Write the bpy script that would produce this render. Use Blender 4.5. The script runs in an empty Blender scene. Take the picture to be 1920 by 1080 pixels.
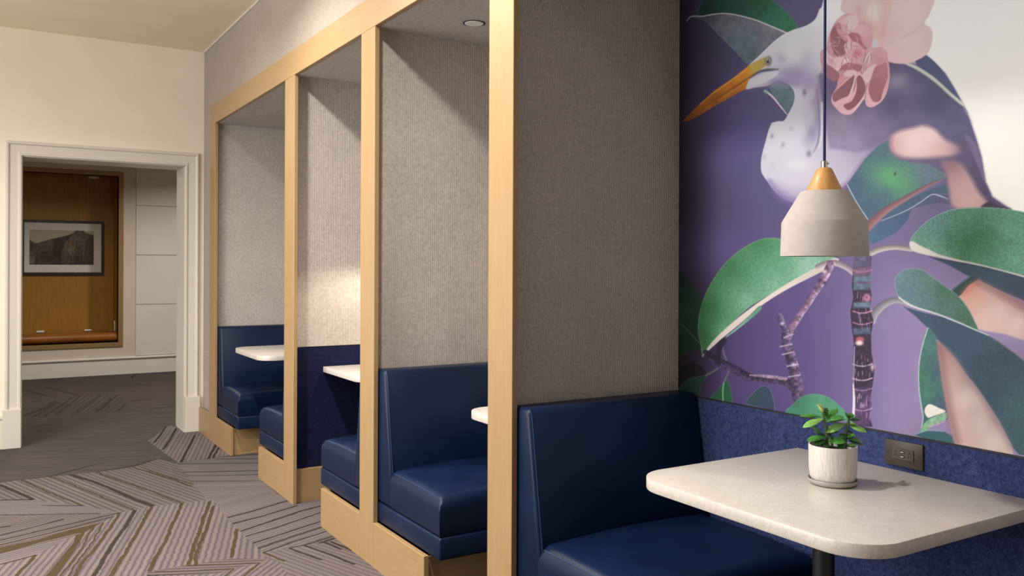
import bpy, bmesh, math, random
import numpy as np
from mathutils import Vector, Matrix

SC = bpy.context.scene
COL = SC.collection
random.seed(4)
RNG = np.random.default_rng(7)

# ------------------------------------------------------------------ camera
FOC, CYH, ROLL, CAM_H, CAM_D = 1613.0, 498.7, 0.0042, 1.35, 1.489
YAW = math.atan((960 + 31.2) / FOC)
FW = np.array([math.sin(YAW), math.cos(YAW), 0.0])
RT = np.array([math.cos(YAW), -math.sin(YAW), 0.0])
UP = np.array([0.0, 0.0, 1.0])
EYE = np.array([-CAM_D, 0.0, CAM_H])
cr, sr = math.cos(ROLL), math.sin(ROLL)
cam_data = bpy.data.cameras.new('camera')
cam = bpy.data.objects.new('camera', cam_data)
COL.objects.link(cam)
cam_data.sensor_width = 36.0
cam_data.lens = FOC / 1920.0 * 36.0
cam_data.shift_y = -(540.0 - CYH) / 1920.0
cam_data.clip_start = 0.02
rc = Vector(cr * RT + sr * UP)
uc = Vector(cr * UP - sr * RT)
bc = -Vector(FW)
M = Matrix(((rc.x, uc.x, bc.x, EYE[0]), (rc.y, uc.y, bc.y, EYE[1]), (rc.z, uc.z, bc.z, EYE[2]), (0, 0, 0, 1)))
cam.matrix_world = M
SC.camera = cam

# ------------------------------------------------------------------ world, exposure, lights
SC.view_settings.view_transform = 'Standard'
SC.view_settings.look = 'None'
SC.view_settings.gamma = 1.0
SC.view_settings.use_curve_mapping = False
SC.view_settings.exposure = 0.3
SC.cycles.max_bounces = 8
SC.cycles.diffuse_bounces = 5
SC.cycles.sample_clamp_indirect = 4.0
SC.cycles.caustics_reflective = False
SC.cycles.caustics_refractive = False
W = bpy.data.worlds.new('world')
W.use_nodes = True
W.node_tree.nodes['Background'].inputs[0].default_value = (0.9, 0.85, 0.8, 1)
W.node_tree.nodes['Background'].inputs[1].default_value = 0.05
SC.world = W
WARM = (1.0, 0.94, 0.87)
NEUT = (1.0, 0.96, 0.91)


def disk_light(x, y, z, power, size=0.16, color=WARM, spread=155):
    d = bpy.data.lights.new('downlight', 'AREA')
    d.shape = 'DISK'
    d.size = size
    d.energy = power
    d.color = color
    d.spread = math.radians(spread)
    o = bpy.data.objects.new('downlight', d)
    o.location = (x, y, z)
    COL.objects.link(o)
    return o


# the row of recessed lights along the aisle, beside the booths
for yy, pw in ((0.6, 4), (2.52, 40), (4.25, 36), (5.6, 4)):
    disk_light(-0.78, yy, 3.05, pw)
# second row further out in the room
for yy, pw in ((0.8, 4), (3.0, 38), (5.0, 44)):
    disk_light(-2.6, yy, 3.05, pw, 0.2, NEUT)
# the corridor past the doorway
disk_light(-0.9, 9.4, 2.72, 36, 0.2)
disk_light(0.9, 9.9, 2.72, 32, 0.2)


def fill_light(x, y, z, w, h, power, color, rz):
    d = bpy.data.lights.new('soft_fill', 'AREA')
    d.shape = 'RECTANGLE'
    d.size, d.size_y = w, h
    d.energy = power
    d.color = color
    o = bpy.data.objects.new('soft_fill', d)
    o.location = (x, y, z)
    o.rotation_euler = (math.radians(90), 0, rz)
    COL.objects.link(o)


# broad unseen fill added across the room to light the mural evenly
fill_light(-4.15, 3.4, 1.75, 3.4, 2.2, 138, (1.0, 0.985, 0.98), math.radians(-90))


# ------------------------------------------------------------------ small helpers
def tag(o, label=None, cat=None, group=None, kind=None):
    if label: o['label'] = label
    if cat: o['category'] = cat
    if group: o['group'] = group
    if kind: o['kind'] = kind
    return o


def empty(name, loc=(0, 0, 0), rz=0.0, parent=None):
    o = bpy.data.objects.new(name, None)
    o.empty_display_size = 0.1
    o.location = loc
    o.rotation_euler = (0, 0, rz)
    COL.objects.link(o)
    if parent: o.parent = parent
    return o


def link(name, bm, mat, parent=None, smooth=False, loc=None, angle=40):
    me = bpy.data.meshes.new(name)
    bm.normal_update()
    bm.to_mesh(me)
    bm.free()
    o = bpy.data.objects.new(name, me)
    COL.objects.link(o)
    for m in (mat if isinstance(mat, (list, tuple)) else [mat]):
        me.materials.append(m)
    if smooth:
        for p in me.polygons: p.use_smooth = True
        try:
            me.set_sharp_from_angle(angle=math.radians(angle))
        except Exception:
            pass
    if parent: o.parent = parent
    if loc: o.location = loc
    return o


def box(bm, x0, x1, y0, y1, z0, z1, bevel=0.0, seg=2, mi=0):
    vs = [bm.verts.new(p) for p in ((x0, y0, z0), (x1, y0, z0), (x1, y1, z0), (x0, y1, z0),
                                    (x0, y0, z1), (x1, y0, z1), (x1, y1, z1), (x0, y1, z1))]
    fs = [bm.faces.new([vs[i] for i in q]) for q in ((0, 3, 2, 1), (4, 5, 6, 7), (0, 1, 5, 4), (1, 2, 6, 5), (2, 3, 7, 6), (3, 0, 4, 7))]
    for f in fs: f.material_index = mi
    if bevel > 0:
        es = list({e for f in fs for e in f.edges})
        bmesh.ops.bevel(bm, geom=es, offset=bevel, segments=seg, profile=0.5, affect='EDGES', clamp_overlap=True)
    return fs


def nbox(name, mat, x0, x1, y0, y1, z0, z1, parent=None, bevel=0.0, seg=2, smooth=False):
    bm = bmesh.new()
    box(bm, x0, x1, y0, y1, z0, z1, bevel, seg)
    return link(name, bm, mat, parent, smooth or bevel > 0.004)


def prism(bm, pts, axis, a0, a1, bevel=0.0, seg=2):
    """extrude a closed 2-D outline along an axis; pts are the two other axes in order"""
    def P(p, a):
        if axis == 'x': return (a, p[0], p[1])
        if axis == 'y': return (p[0], a, p[1])
        return (p[0], p[1], a)
    A = [bm.verts.new(P(p, a0)) for p in pts]
    B = [bm.verts.new(P(p, a1)) for p in pts]
    n = len(pts)
    fs = [bm.faces.new(A), bm.faces.new(B[::-1])]
    for i in range(n):
        fs.append(bm.faces.new((A[i], B[i], B[(i + 1) % n], A[(i + 1) % n])))
    bmesh.ops.recalc_face_normals(bm, faces=fs)
    if bevel > 0:
        es = [e for e in {e for f in fs for e in f.edges} if e.is_valid and len(e.link_faces) == 2 and e.calc_face_angle(0) > 0.6]
        bmesh.ops.bevel(bm, geom=es, offset=bevel, segments=seg, profile=0.5, affect='EDGES', clamp_overlap=True)


def lathe(bm, prof, cx=0, cy=0, n=48, cap_bottom=False, cap_top=False):
    rings = []
    for r, z in prof:
        if r < 1e-6:
            rings.append([bm.verts.new((cx, cy, z))])
        else:
            rings.append([bm.verts.new((cx + r * math.cos(2 * math.pi * i / n), cy + r * math.sin(2 * math.pi * i / n), z)) for i in range(n)])
    fs = []
    for a, b in zip(rings[:-1], rings[1:]):
        for i in range(n):
            j = (i + 1) % n
            if len(a) == 1 and len(b) == 1: continue
            if len(a) == 1: fs.append(bm.faces.new((a[0], b[j], b[i])))
            elif len(b) == 1: fs.append(bm.faces.new((a[i], a[j], b[0])))
            else: fs.append(bm.faces.new((a[i], a[j], b[j], b[i])))
    if cap_bottom and len(rings[0]) > 1: fs.append(bm.faces.new(rings[0][::-1]))
    if cap_top and len(rings[-1]) > 1: fs.append(bm.faces.new(rings[-1]))
    bmesh.ops.recalc_face_normals(bm, faces=fs)


def tube(bm, pts, rad, n=8, closed=False, caps=True):
    pts = [Vector(p) for p in pts]
    rings = []
    m = len(pts)
    prev = None
    for i, p in enumerate(pts):
        if closed: t = pts[(i + 1) % m] - pts[i - 1]
        else: t = pts[min(i + 1, m - 1)] - pts[max(i - 1, 0)]
        t.normalize()
        if prev is None:
            ref = Vector((0, 0, 1)) if abs(t.z) < 0.9 else Vector((1, 0, 0))
            u = t.cross(ref).normalized()
        else:
            u = (prev - t * prev.dot(t)).normalized()
        prev = u
        v = t.cross(u)
        r = rad[i] if isinstance(rad, (list, tuple)) else rad
        rings.append([bm.verts.new(p + u * (r * math.cos(2 * math.pi * k / n)) + v * (r * math.sin(2 * math.pi * k / n))) for k in range(n)])
    fs = []
    rr = list(zip(rings[:-1], rings[1:]))
    if closed: rr.append((rings[-1], rings[0]))
    for a, b in rr:
        for k in range(n):
            fs.append(bm.faces.new((a[k], a[(k + 1) % n], b[(k + 1) % n], b[k])))
    if caps and not closed:
        fs.append(bm.faces.new(rings[0][::-1])); fs.append(bm.faces.new(rings[-1]))
    bmesh.ops.recalc_face_normals(bm, faces=fs)


def copy_tree(o, parent=None):
    c = o.copy()
    COL.objects.link(c)
    if parent: c.parent = parent
    for ch in list(o.children): copy_tree(ch, c)
    return c


# a point of the photograph on the floor or on a wall plane (used to lay out the printed patterns)
def _ray(u, v):
    x, y = (u - 960) / FOC, (v - CYH) / FOC
    x2, y2 = x * cr + y * sr, -x * sr + y * cr
    return FW + RT * x2 - UP * y2


def on_floor(u, v, z=0.0):
    d = _ray(u, v)
    return EYE + d * ((z - EYE[2]) / d[2])


def on_x(u, v, X):
    d = _ray(u, v)
    return EYE + d * ((X - EYE[0]) / d[0])


def on_y(u, v, Y):
    d = _ray(u, v)
    return EYE + d * ((Y - EYE[1]) / d[1])
# ------------------------------------------------------------------ materials
class NT:
    def __init__(self, name, color=(0.8, 0.8, 0.8), rough=0.6, metal=0.0, spec=0.5):
        self.m = bpy.data.materials.new(name)
        self.m.use_nodes = True
        self.t = self.m.node_tree
        self.b = self.t.nodes['Principled BSDF']
        self.b.inputs['Base Color'].default_value = (*color, 1)
        self.b.inputs['Roughness'].default_value = rough
        self.b.inputs['Metallic'].default_value = metal
        self.b.inputs['Specular IOR Level'].default_value = spec

    def n(self, kind, **kw):
        nd = self.t.nodes.new(kind)
        for k, v in kw.items():
            if k.startswith('in_'):
                key = k[3:]
                key = int(key) if key.isdigit() else key.replace('_', ' ')
                nd.inputs[key].default_value = v
            else: setattr(nd, k, v)
        return nd

    def l(self, a, b): self.t.links.new(a, b)

    def coord(self, scale=(1, 1, 1), out='Object'):
        tc = self.n('ShaderNodeTexCoord')
        mp = self.n('ShaderNodeMapping')
        mp.inputs['Scale'].default_value = scale
        self.l(tc.outputs[out], mp.inputs['Vector'])
        return mp.outputs[0]

    def noise(self, vec, scale=5, detail=3, rough=0.5, dist=0.0):
        nz = self.n('ShaderNodeTexNoise')
        nz.inputs['Scale'].default_value = scale
        nz.inputs['Detail'].default_value = detail
        nz.inputs['Roughness'].default_value = rough
        nz.inputs['Distortion'].default_value = dist
        if vec is not None: self.l(vec, nz.inputs['Vector'])
        return nz.outputs['Fac']

    def ramp(self, fac, stops, interp='LINEAR'):
        r = self.n('ShaderNodeValToRGB')
        e = r.color_ramp.elements
        while len(e) < len(stops): e.new(0.5)
        for el, (p, c) in zip(e, stops):
            el.position = p
            el.color = (*c, 1)
        r.color_ramp.interpolation = interp
        self.l(fac, r.inputs[0])
        return r.outputs[0]

    def math(self, op, a, b=None, c=None):
        m = self.n('ShaderNodeMath', operation=op)
        for i, x in enumerate((a, b, c)):
            if x is None: continue
            if isinstance(x, (int, float)): m.inputs[i].default_value = x
            else: self.l(x, m.inputs[i])
        return m.outputs[0]

    def mix(self, fac, a, b, blend='MIX'):
        m = self.n('ShaderNodeMix', data_type='RGBA', blend_type=blend)
        if isinstance(fac, (int, float)): m.inputs[0].default_value = fac
        else: self.l(fac, m.inputs[0])
        for i, x in ((6, a), (7, b)):
            if isinstance(x, tuple): m.inputs[i].default_value = (*x, 1)
            else: self.l(x, m.inputs[i])
        return m.outputs[2]

    def bump(self, h, strength=0.3, dist=0.002):
        b = self.n('ShaderNodeBump')
        b.inputs['Strength'].default_value = strength
        b.inputs['Distance'].default_value = dist
        self.l(h, b.inputs['Height'])
        self.l(b.outputs[0], self.b.inputs['Normal'])

    def color(self, c): self.l(c, self.b.inputs['Base Color'])


def paint(name, c, rough=0.55, var=0.03):
    m = NT(name, c, rough, spec=0.35)
    v = m.coord()
    f = m.noise(v, 3, 4)
    m.color(m.ramp(f, [(0.3, tuple(x * (1 - var) for x in c)), (0.7, tuple(min(1, x * (1 + var)) for x in c))]))
    m.bump(m.noise(v, 180, 2), 0.06, 0.001)
    return m.m


def wood(name, c_lo, c_hi, stretch, rough=0.42, coat=0.12):
    m = NT(name, c_hi, rough)
    v = m.coord(stretch)
    g = m.noise(v, 9, 6, 0.62, 0.25)
    c1 = m.ramp(g, [(0.25, c_lo), (0.75, c_hi)])
    fleck = m.noise(m.coord(tuple(s * 5 for s in stretch)), 30, 2, 0.5)
    fl = m.ramp(fleck, [(0.30, (0.86, 0.80, 0.72)), (0.42, (1, 1, 1))])
    m.color(m.mix(1.0, c1, fl, 'MULTIPLY'))
    m.b.inputs['Coat Weight'].default_value = coat
    m.b.inputs['Coat Roughness'].default_value = 0.25
    m.bump(g, 0.03, 0.001)
    return m.m


def felt(name, c_lo, c_hi, rib_axis=None, rib=0.0105, rib_amt=0.12, sc=70.0, sheen=0.15):
    m = NT(name, c_hi, 0.95, spec=0.1)
    v = m.coord()
    f1 = m.noise(v, sc, 3, 0.7)
    f2 = m.noise(v, sc * 5, 2, 0.6)
    f3 = m.noise(v, 4, 2)
    h = m.math('MULTIPLY_ADD', f2, 0.45, m.math('MULTIPLY_ADD', f1, 0.5, m.math('MULTIPLY', f3, 0.12)))
    col = m.ramp(h, [(0.38, c_lo), (0.70, c_hi)])
    hh = f2
    if rib_axis is not None:
        sx = m.n('ShaderNodeSeparateXYZ')
        m.l(v, sx.inputs[0])
        s = m.math('SINE', m.math('MULTIPLY_ADD', sx.outputs[rib_axis], 2 * math.pi / rib, m.math('MULTIPLY', f1, 1.6)))
        s01 = m.math('MULTIPLY_ADD', s, 0.5, 0.5)
        k = m.math('SUBTRACT', 1.0, m.math('MULTIPLY', s01, rib_amt))
        comb = m.n('ShaderNodeCombineColor')
        for i in range(3): m.l(k, comb.inputs[i])
        col = m.mix(1.0, col, comb.outputs[0], 'MULTIPLY')
        hh = m.math('MULTIPLY_ADD', s01, -1.0, f2)
    m.color(col)
    m.bump(hh, 0.5, 0.0015)
    m.b.inputs['Sheen Weight'].default_value = sheen
    m.b.inputs['Sheen Roughness'].default_value = 0.6
    return m.m


def leather(name, c, rough=0.38):
    m = NT(name, c, rough, spec=0.24)
    v = m.coord()
    cell = m.n('ShaderNodeTexVoronoi')
    cell.inputs['Scale'].default_value = 420
    m.l(v, cell.inputs['Vector'])
    f = m.noise(v, 6, 3)
    m.color(m.ramp(f, [(0.3, tuple(x * 0.85 for x in c)), (0.7, tuple(x * 1.15 for x in c))]))
    r = m.n('ShaderNodeMapRange')
    r.inputs['To Min'].default_value = rough - 0.05
    r.inputs['To Max'].default_value = rough + 0.08
    m.l(f, r.inputs['Value'])
    m.l(r.outputs[0], m.b.inputs['Roughness'])
    soft = m.noise(v, 7, 2)
    m.bump(m.math('MULTIPLY_ADD', soft, 6.0, cell.outputs['Distance']), 0.12, 0.002)
    return m.m


def quartz(name):
    m = NT(name, (0.7, 0.64, 0.57), 0.28)
    v = m.coord()
    a = m.noise(v, 22, 6, 0.65, 1.6)
    c1 = m.ramp(a, [(0.32, (0.56, 0.515, 0.465)), (0.50, (0.59, 0.545, 0.495)), (0.66, (0.635, 0.59, 0.54))])
    b = m.noise(v, 160, 3, 0.6)
    c2 = m.ramp(b, [(0.36, (0.90, 0.88, 0.86)), (0.52, (1, 1, 1))])
    m.color(m.mix(1.0, c1, c2, 'MULTIPLY'))
    return m.m


def plain(name, c, rough=0.5, metal=0.0, var=0.06, sc=30, bump=0.0, spec=0.5):
    m = NT(name, c, rough, metal, spec)
    v = m.coord()
    f = m.noise(v, sc, 4)
    m.color(m.ramp(f, [(0.3, tuple(x * (1 - var) for x in c)), (0.7, tuple(min(1, x * (1 + var)) for x in c))]))
    if bump: m.bump(f, bump, 0.001)
    return m.m


def printed(name, rough=0.6, attr='print'):
    m = NT(name, (0.5, 0.5, 0.5), rough, spec=0.3)
    a = m.n('ShaderNodeAttribute', attribute_name=attr)
    f = m.noise(m.coord(), 400, 2)
    g = m.ramp(f, [(0.3, (0.97, 0.97, 0.97)), (0.7, (1, 1, 1))])
    m.color(m.mix(1.0, a.outputs['Color'], g, 'MULTIPLY'))
    return m.m


MT = dict(
    wall=paint('cream_wall_paint', (0.81, 0.74, 0.635)),
    trim=paint('ivory_trim_paint', (0.64, 0.60, 0.53), 0.4, 0.015),
    ceil=paint('ceiling_paint', (0.84, 0.76, 0.60), 0.7),
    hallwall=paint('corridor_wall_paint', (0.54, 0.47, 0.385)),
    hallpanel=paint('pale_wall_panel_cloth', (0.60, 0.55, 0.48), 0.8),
    maple_v=wood('maple_upright_grain', (0.315, 0.203, 0.092), (0.37, 0.245, 0.119), (6, 6, 0.5)),
    maple_h=wood('maple_level_grain', (0.315, 0.203, 0.092), (0.37, 0.245, 0.119), (6, 0.5, 6)),
    niche=wood('niche_brown_veneer', (0.24, 0.105, 0.003), (0.36, 0.17, 0.006), (5, 5, 0.4), 0.45, 0.1),
    brass=plain('bronze_niche_trim', (0.27, 0.17, 0.07), 0.4, 0.3),
    felt_y=felt('grey_ribbed_felt', (0.36, 0.32, 0.285), (0.61, 0.555, 0.505), 0),
    felt_c=felt('grey_felt_soffit', (0.26, 0.228, 0.205), (0.52, 0.47, 0.43)),
    felt_f=felt('grey_facade_felt', (0.28, 0.24, 0.197), (0.45, 0.39, 0.335), 1, 0.016, 0.1),
    blue_y=felt('navy_felt', (0.005, 0.0065, 0.026), (0.014, 0.018, 0.058), None, sc=55, sheen=0.0),
    blue_x=felt('blue_heather_felt', (0.006, 0.011, 0.048), (0.058, 0.078, 0.195), None, sc=90, sheen=0.0),
    leather=leather('navy_leather', (0.0026, 0.0110, 0.040)),
    seam=plain('navy_piping', (0.016, 0.045, 0.12), 0.45),
    tan=leather('tan_leather', (0.22, 0.075, 0.012), 0.32),
    quartz=quartz('cream_quartz'),
    black=plain('black_metal', (0.012, 0.012, 0.014), 0.45),
    bronze=plain('dark_bronze_plate', (0.040, 0.032, 0.024), 0.45, 0.1),
    slot=plain('black_slot', (0.004, 0.004, 0.004), 0.6),
    steel=plain('steel', (0.6, 0.55, 0.48), 0.3, 1.0),
    white_plastic=plain('white_plastic', (0.75, 0.73, 0.72), 0.5),
    concrete=plain('grey_concrete_shade', (0.43, 0.385, 0.36), 0.85, 0, 0.05, 60, 0.15),
    ash=wood('orange_ash_cap', (0.50, 0.24, 0.06), (0.66, 0.36, 0.12), (8, 8, 1.2), 0.45, 0.1),
    cord=plain('navy_cord', (0.008, 0.016, 0.09), 0.8, 0, 0.2, 300, 0.3),
    ceramic=None,
    saucer=plain('grey_ceramic_glaze', (0.36, 0.335, 0.31), 0.3, 0, 0.10, 60),
    soil=plain('potting_soil', (0.03, 0.018, 0.01), 0.95, 0, 0.4, 200, 0.6),
    frame=plain('dark_brown_frame', (0.025, 0.018, 0.014), 0.4),
    mat=plain('white_mount_board', (0.62, 0.58, 0.52), 0.8),
    dark_gap=plain('black_reveal', (0.006, 0.007, 0.012), 0.6),
)


_c = NT('white_brushed_ceramic', (0.6, 0.57, 0.54), 0.5)
_f = _c.noise(_c.coord((260, 260, 22)), 1.0, 3, 0.6)
_c.color(_c.ramp(_f, [(0.30, (0.50, 0.47, 0.44)), (0.55, (0.62, 0.59, 0.56)), (0.75, (0.70, 0.67, 0.64))]))
_c.bump(_f, 0.15, 0.001)
MT['ceramic'] = _c.m


def glow(name, c, s):
    m = NT(name, c, 0.5)
    m.b.inputs['Emission Color'].default_value = (*c, 1)
    m.b.inputs['Emission Strength'].default_value = s
    return m.m


MT['bulb'] = glow('lit_bulb', (1.0, 0.86, 0.68), 190.0)
MT['bulb_off'] = plain('frosted_bulb', (0.75, 0.72, 0.66), 0.4)
# ------------------------------------------------------------------ the room
XB = 0.776           # back wall plane of the booths
YE = 7.29            # end wall with the doorway
CEIL = 3.08
S = 'structure'
EXEC_FLOOR = None


def struct(name, mat, *b, parent=None, **kw):
    o = nbox(name, mat, *b, parent=parent, **kw)
    if parent is None: o['kind'] = S
    return o


struct('ceiling', MT['ceil'], -4.3, 0.9, -3.6, YE + 0.05, CEIL, CEIL + 0.1)
struct('wall_left', MT['wall'], -4.3, -4.2, -3.5, YE, 0, CEIL)
struct('wall_behind', MT['wall'], -4.2, 0.9, -3.6, -3.5, 0, CEIL)

# end wall: one mesh with the door opening
OX0, OX1, OZ = -1.25, -0.105, 2.147
bm = bmesh.new()
box(bm, -4.3, OX0, YE, YE + 0.32, 0, CEIL)
box(bm, OX1, 2.6, YE, YE + 0.32, 0, CEIL)
box(bm, OX0, OX1, YE, YE + 0.32, OZ, CEIL)
tag(link('wall_end', bm, MT['wall']), kind=S)

# doorway casing: profile swept up, over and down with mitred corners
tr = empty('trim_1')
tag(tr, kind=S)
PROF = [(0.0, 0.0), (0.0, 0.016), (0.004, 0.020), (0.014, 0.020), (0.018, 0.013), (0.026, 0.011), (0.072, 0.014), (0.078, 0.014),
        (0.082, 0.024), (0.088, 0.028), (0.097, 0.028), (0.102, 0.022), (0.104, 0.0)]


def casing(kind):
    bm = bmesh.new()
    rows = []
    for w, d in PROF:
        y = YE - d
        if kind == 'l': a, b = (OX0 - w, y, 0.02), (OX0 - w, y, OZ + w)
        elif kind == 'r': a, b = (OX1 + w, y, 0.02), (OX1 + w, y, OZ + w)
        else: a, b = (OX0 - w, y, OZ + w), (OX1 + w, y, OZ + w)
        rows.append((bm.verts.new(a), bm.verts.new(b)))
    fs = [bm.faces.new((p[0], q[0], q[1], p[1])) for p, q in zip(rows[:-1], rows[1:])]
    bmesh.ops.recalc_face_normals(bm, faces=fs)
    c = fs[3]
    if c.normal.y > 0: bmesh.ops.reverse_faces(bm, faces=fs)
    return link({'l': 'side_casing', 'r': 'side_casing', 't': 'head_casing'}[kind], bm, MT['trim'], tr)


for k in 'lrt': casing(k)
nbox('plinth_block', MT['trim'], OX0 - 0.118, OX0, YE - 0.034, YE, 0, 0.287, tr, 0.004, 2)
nbox('plinth_block', MT['trim'], OX1, OX1 + 0.118, YE - 0.034, YE, 0, 0.287, tr, 0.004, 2)
nbox('jamb_lining', MT['trim'], OX0 - 0.001, OX0 + 0.006, YE - 0.001, YE + 0.322, 0, OZ, tr)
nbox('jamb_lining', MT['trim'], OX1 - 0.006, OX1 + 0.001, YE - 0.001, YE + 0.322, 0, OZ, tr)
nbox('head_lining', MT['trim'], OX0, OX1, YE - 0.001, YE + 0.322, OZ - 0.006, OZ + 0.001, tr)

bb = nbox('baseboard_end', MT['trim'], -4.2, OX0 - 0.118, YE - 0.016, YE, 0, 0.215)
tag(bb, kind=S)
nbox('cap_moulding', MT['trim'], -4.2, OX0 - 0.113, YE - 0.026, YE, 0.215, 0.240, bb, 0.006, 2)

# felt-covered facade above and beside the booths
bm = bmesh.new()
box(bm, 0.04, 0.10, -3.5, YE, 2.50, CEIL)
box(bm, 0.04, 0.10, 6.80, YE, 0, 2.50)
box(bm, 0.04, 0.10, -3.5, 0.46, 0, 2.50)
tag(link('wall_facade', bm, MT['felt_f']), kind=S)
struct('trim_2', MT['trim'], 0.030, 0.040, -3.5, YE, CEIL - 0.012, CEIL)

# booth back wall and soffit
struct('wall_back', MT['felt_c'], 0.786, 0.86, 0.40, YE, 0, 2.52)
struct('ceiling_booth', MT['felt_c'], 0.022, 0.784, 0.40, 6.84, 2.424, 2.50)

# partitions between the booths: near face (seen) and far face
PARTS = [(6.76, 6.83), (4.82, 4.90), (3.65, 3.715), (2.47, 2.53), (0.47, 0.53)]
for i, (ya, yb) in enumerate(PARTS):
    p = struct('wall_partition', MT['felt_c'], 0.022, 0.784, ya + 0.010, yb - 0.010, 0, 2.424)
    if i == 1:
        nbox('felt_panel', MT['felt_y'], 0.022, 0.784, ya, ya + 0.010, 0.882, 2.424, p)
        nbox('navy_felt_panel', MT['blue_y'], 0.022, 0.784, ya, ya + 0.010, 0.19, 0.875, p)
        nbox('panel_joint', MT['dark_gap'], 0.022, 0.784, ya + 0.004, ya + 0.010, 0.875, 0.882, p)
    else:
        nbox('felt_panel', MT['felt_y'], 0.022, 0.784, ya, ya + 0.010, 0, 2.424, p)
    nbox('felt_panel', MT['felt_y'], 0.022, 0.784, yb - 0.010, yb, 0, 2.424, p)

# blue felt dado along the back of the booths
for y0, y1 in ((0.53, 2.47), (2.53, 3.65), (3.715, 4.82), (4.90, 6.76)):
    w = struct('wall_dado', MT['blue_x'], XB - 0.002, 0.784, y0, y1, 0, 0.862)
    nbox('dado_joint', MT['dark_gap'], XB + 0.003, 0.784, y0, y1, 0.862, 0.868, w)

# ------------------------------------------------------------------ corridor past the doorway
YF = 11.53
NX0, NX1, NZ0, NZ1 = -2.3, -0.078, 0.394, 2.43
struct('ceiling_corridor', MT['ceil'], -3.3, 2.6, YE + 0.32, YF + 0.6, 2.75, 2.85)
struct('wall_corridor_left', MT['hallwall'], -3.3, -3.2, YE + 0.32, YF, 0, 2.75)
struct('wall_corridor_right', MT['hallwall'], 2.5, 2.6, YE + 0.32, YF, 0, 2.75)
bm = bmesh.new()
box(bm, -3.2, NX0, YF, YF + 0.1, 0, 2.75)
box(bm, NX1, 2.5, YF, YF + 0.1, 0, 2.75)
box(bm, NX0, NX1, YF, YF + 0.1, 0, NZ0)
box(bm, NX0, NX1, YF, YF + 0.1, NZ1, 2.75)
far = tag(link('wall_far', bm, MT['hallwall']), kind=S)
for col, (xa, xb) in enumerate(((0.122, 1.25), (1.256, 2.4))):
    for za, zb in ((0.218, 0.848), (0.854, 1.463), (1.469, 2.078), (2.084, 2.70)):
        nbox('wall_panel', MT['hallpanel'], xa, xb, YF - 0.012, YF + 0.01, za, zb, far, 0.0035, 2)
bf = tag(nbox('baseboard_far', MT['trim'], -3.2, 2.5, YF - 0.018, YF, 0, 0.186), kind=S)
nbox('cap_moulding', MT['trim'], -3.2, 2.5, YF - 0.034, YF, 0.186, 0.213, bf, 0.008, 3)

# niche lined with brown veneer
NY = 12.0
bm = bmesh.new()
box(bm, NX0 - 0.05, NX1 + 0.05, NY, NY + 0.05, NZ0 - 0.05, NZ1 + 0.05)
box(bm, NX0 - 0.05, NX0, YF + 0.02, NY, NZ0 - 0.05, NZ1 + 0.05)
box(bm, NX1, NX1 + 0.05, YF + 0.02, NY, NZ0 - 0.05, NZ1 + 0.05)
box(bm, NX0, NX1, YF + 0.02, NY, NZ0 - 0.05, NZ0)
box(bm, NX0, NX1, YF + 0.02, NY, NZ1, NZ1 + 0.05)
niche = tag(link('wall_niche', bm, MT['niche']), kind=S)
t3 = tag(empty('trim_3'), kind=S)
for nm, b in (('head_strip', (NX0 - 0.055, NX1 + 0.055, NZ1, NZ1 + 0.053)), ('sill_strip', (NX0 - 0.055, NX1 + 0.055, NZ0 - 0.055, NZ0)),
              ('side_strip', (NX1, NX1 + 0.055, NZ0, NZ1)), ('side_strip', (NX0 - 0.055, NX0, NZ0, NZ1))):
    nbox(nm, MT['brass'], b[0], b[1], YF - 0.014, YF + 0.03, b[2], b[3], t3, 0.003, 1)
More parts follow.
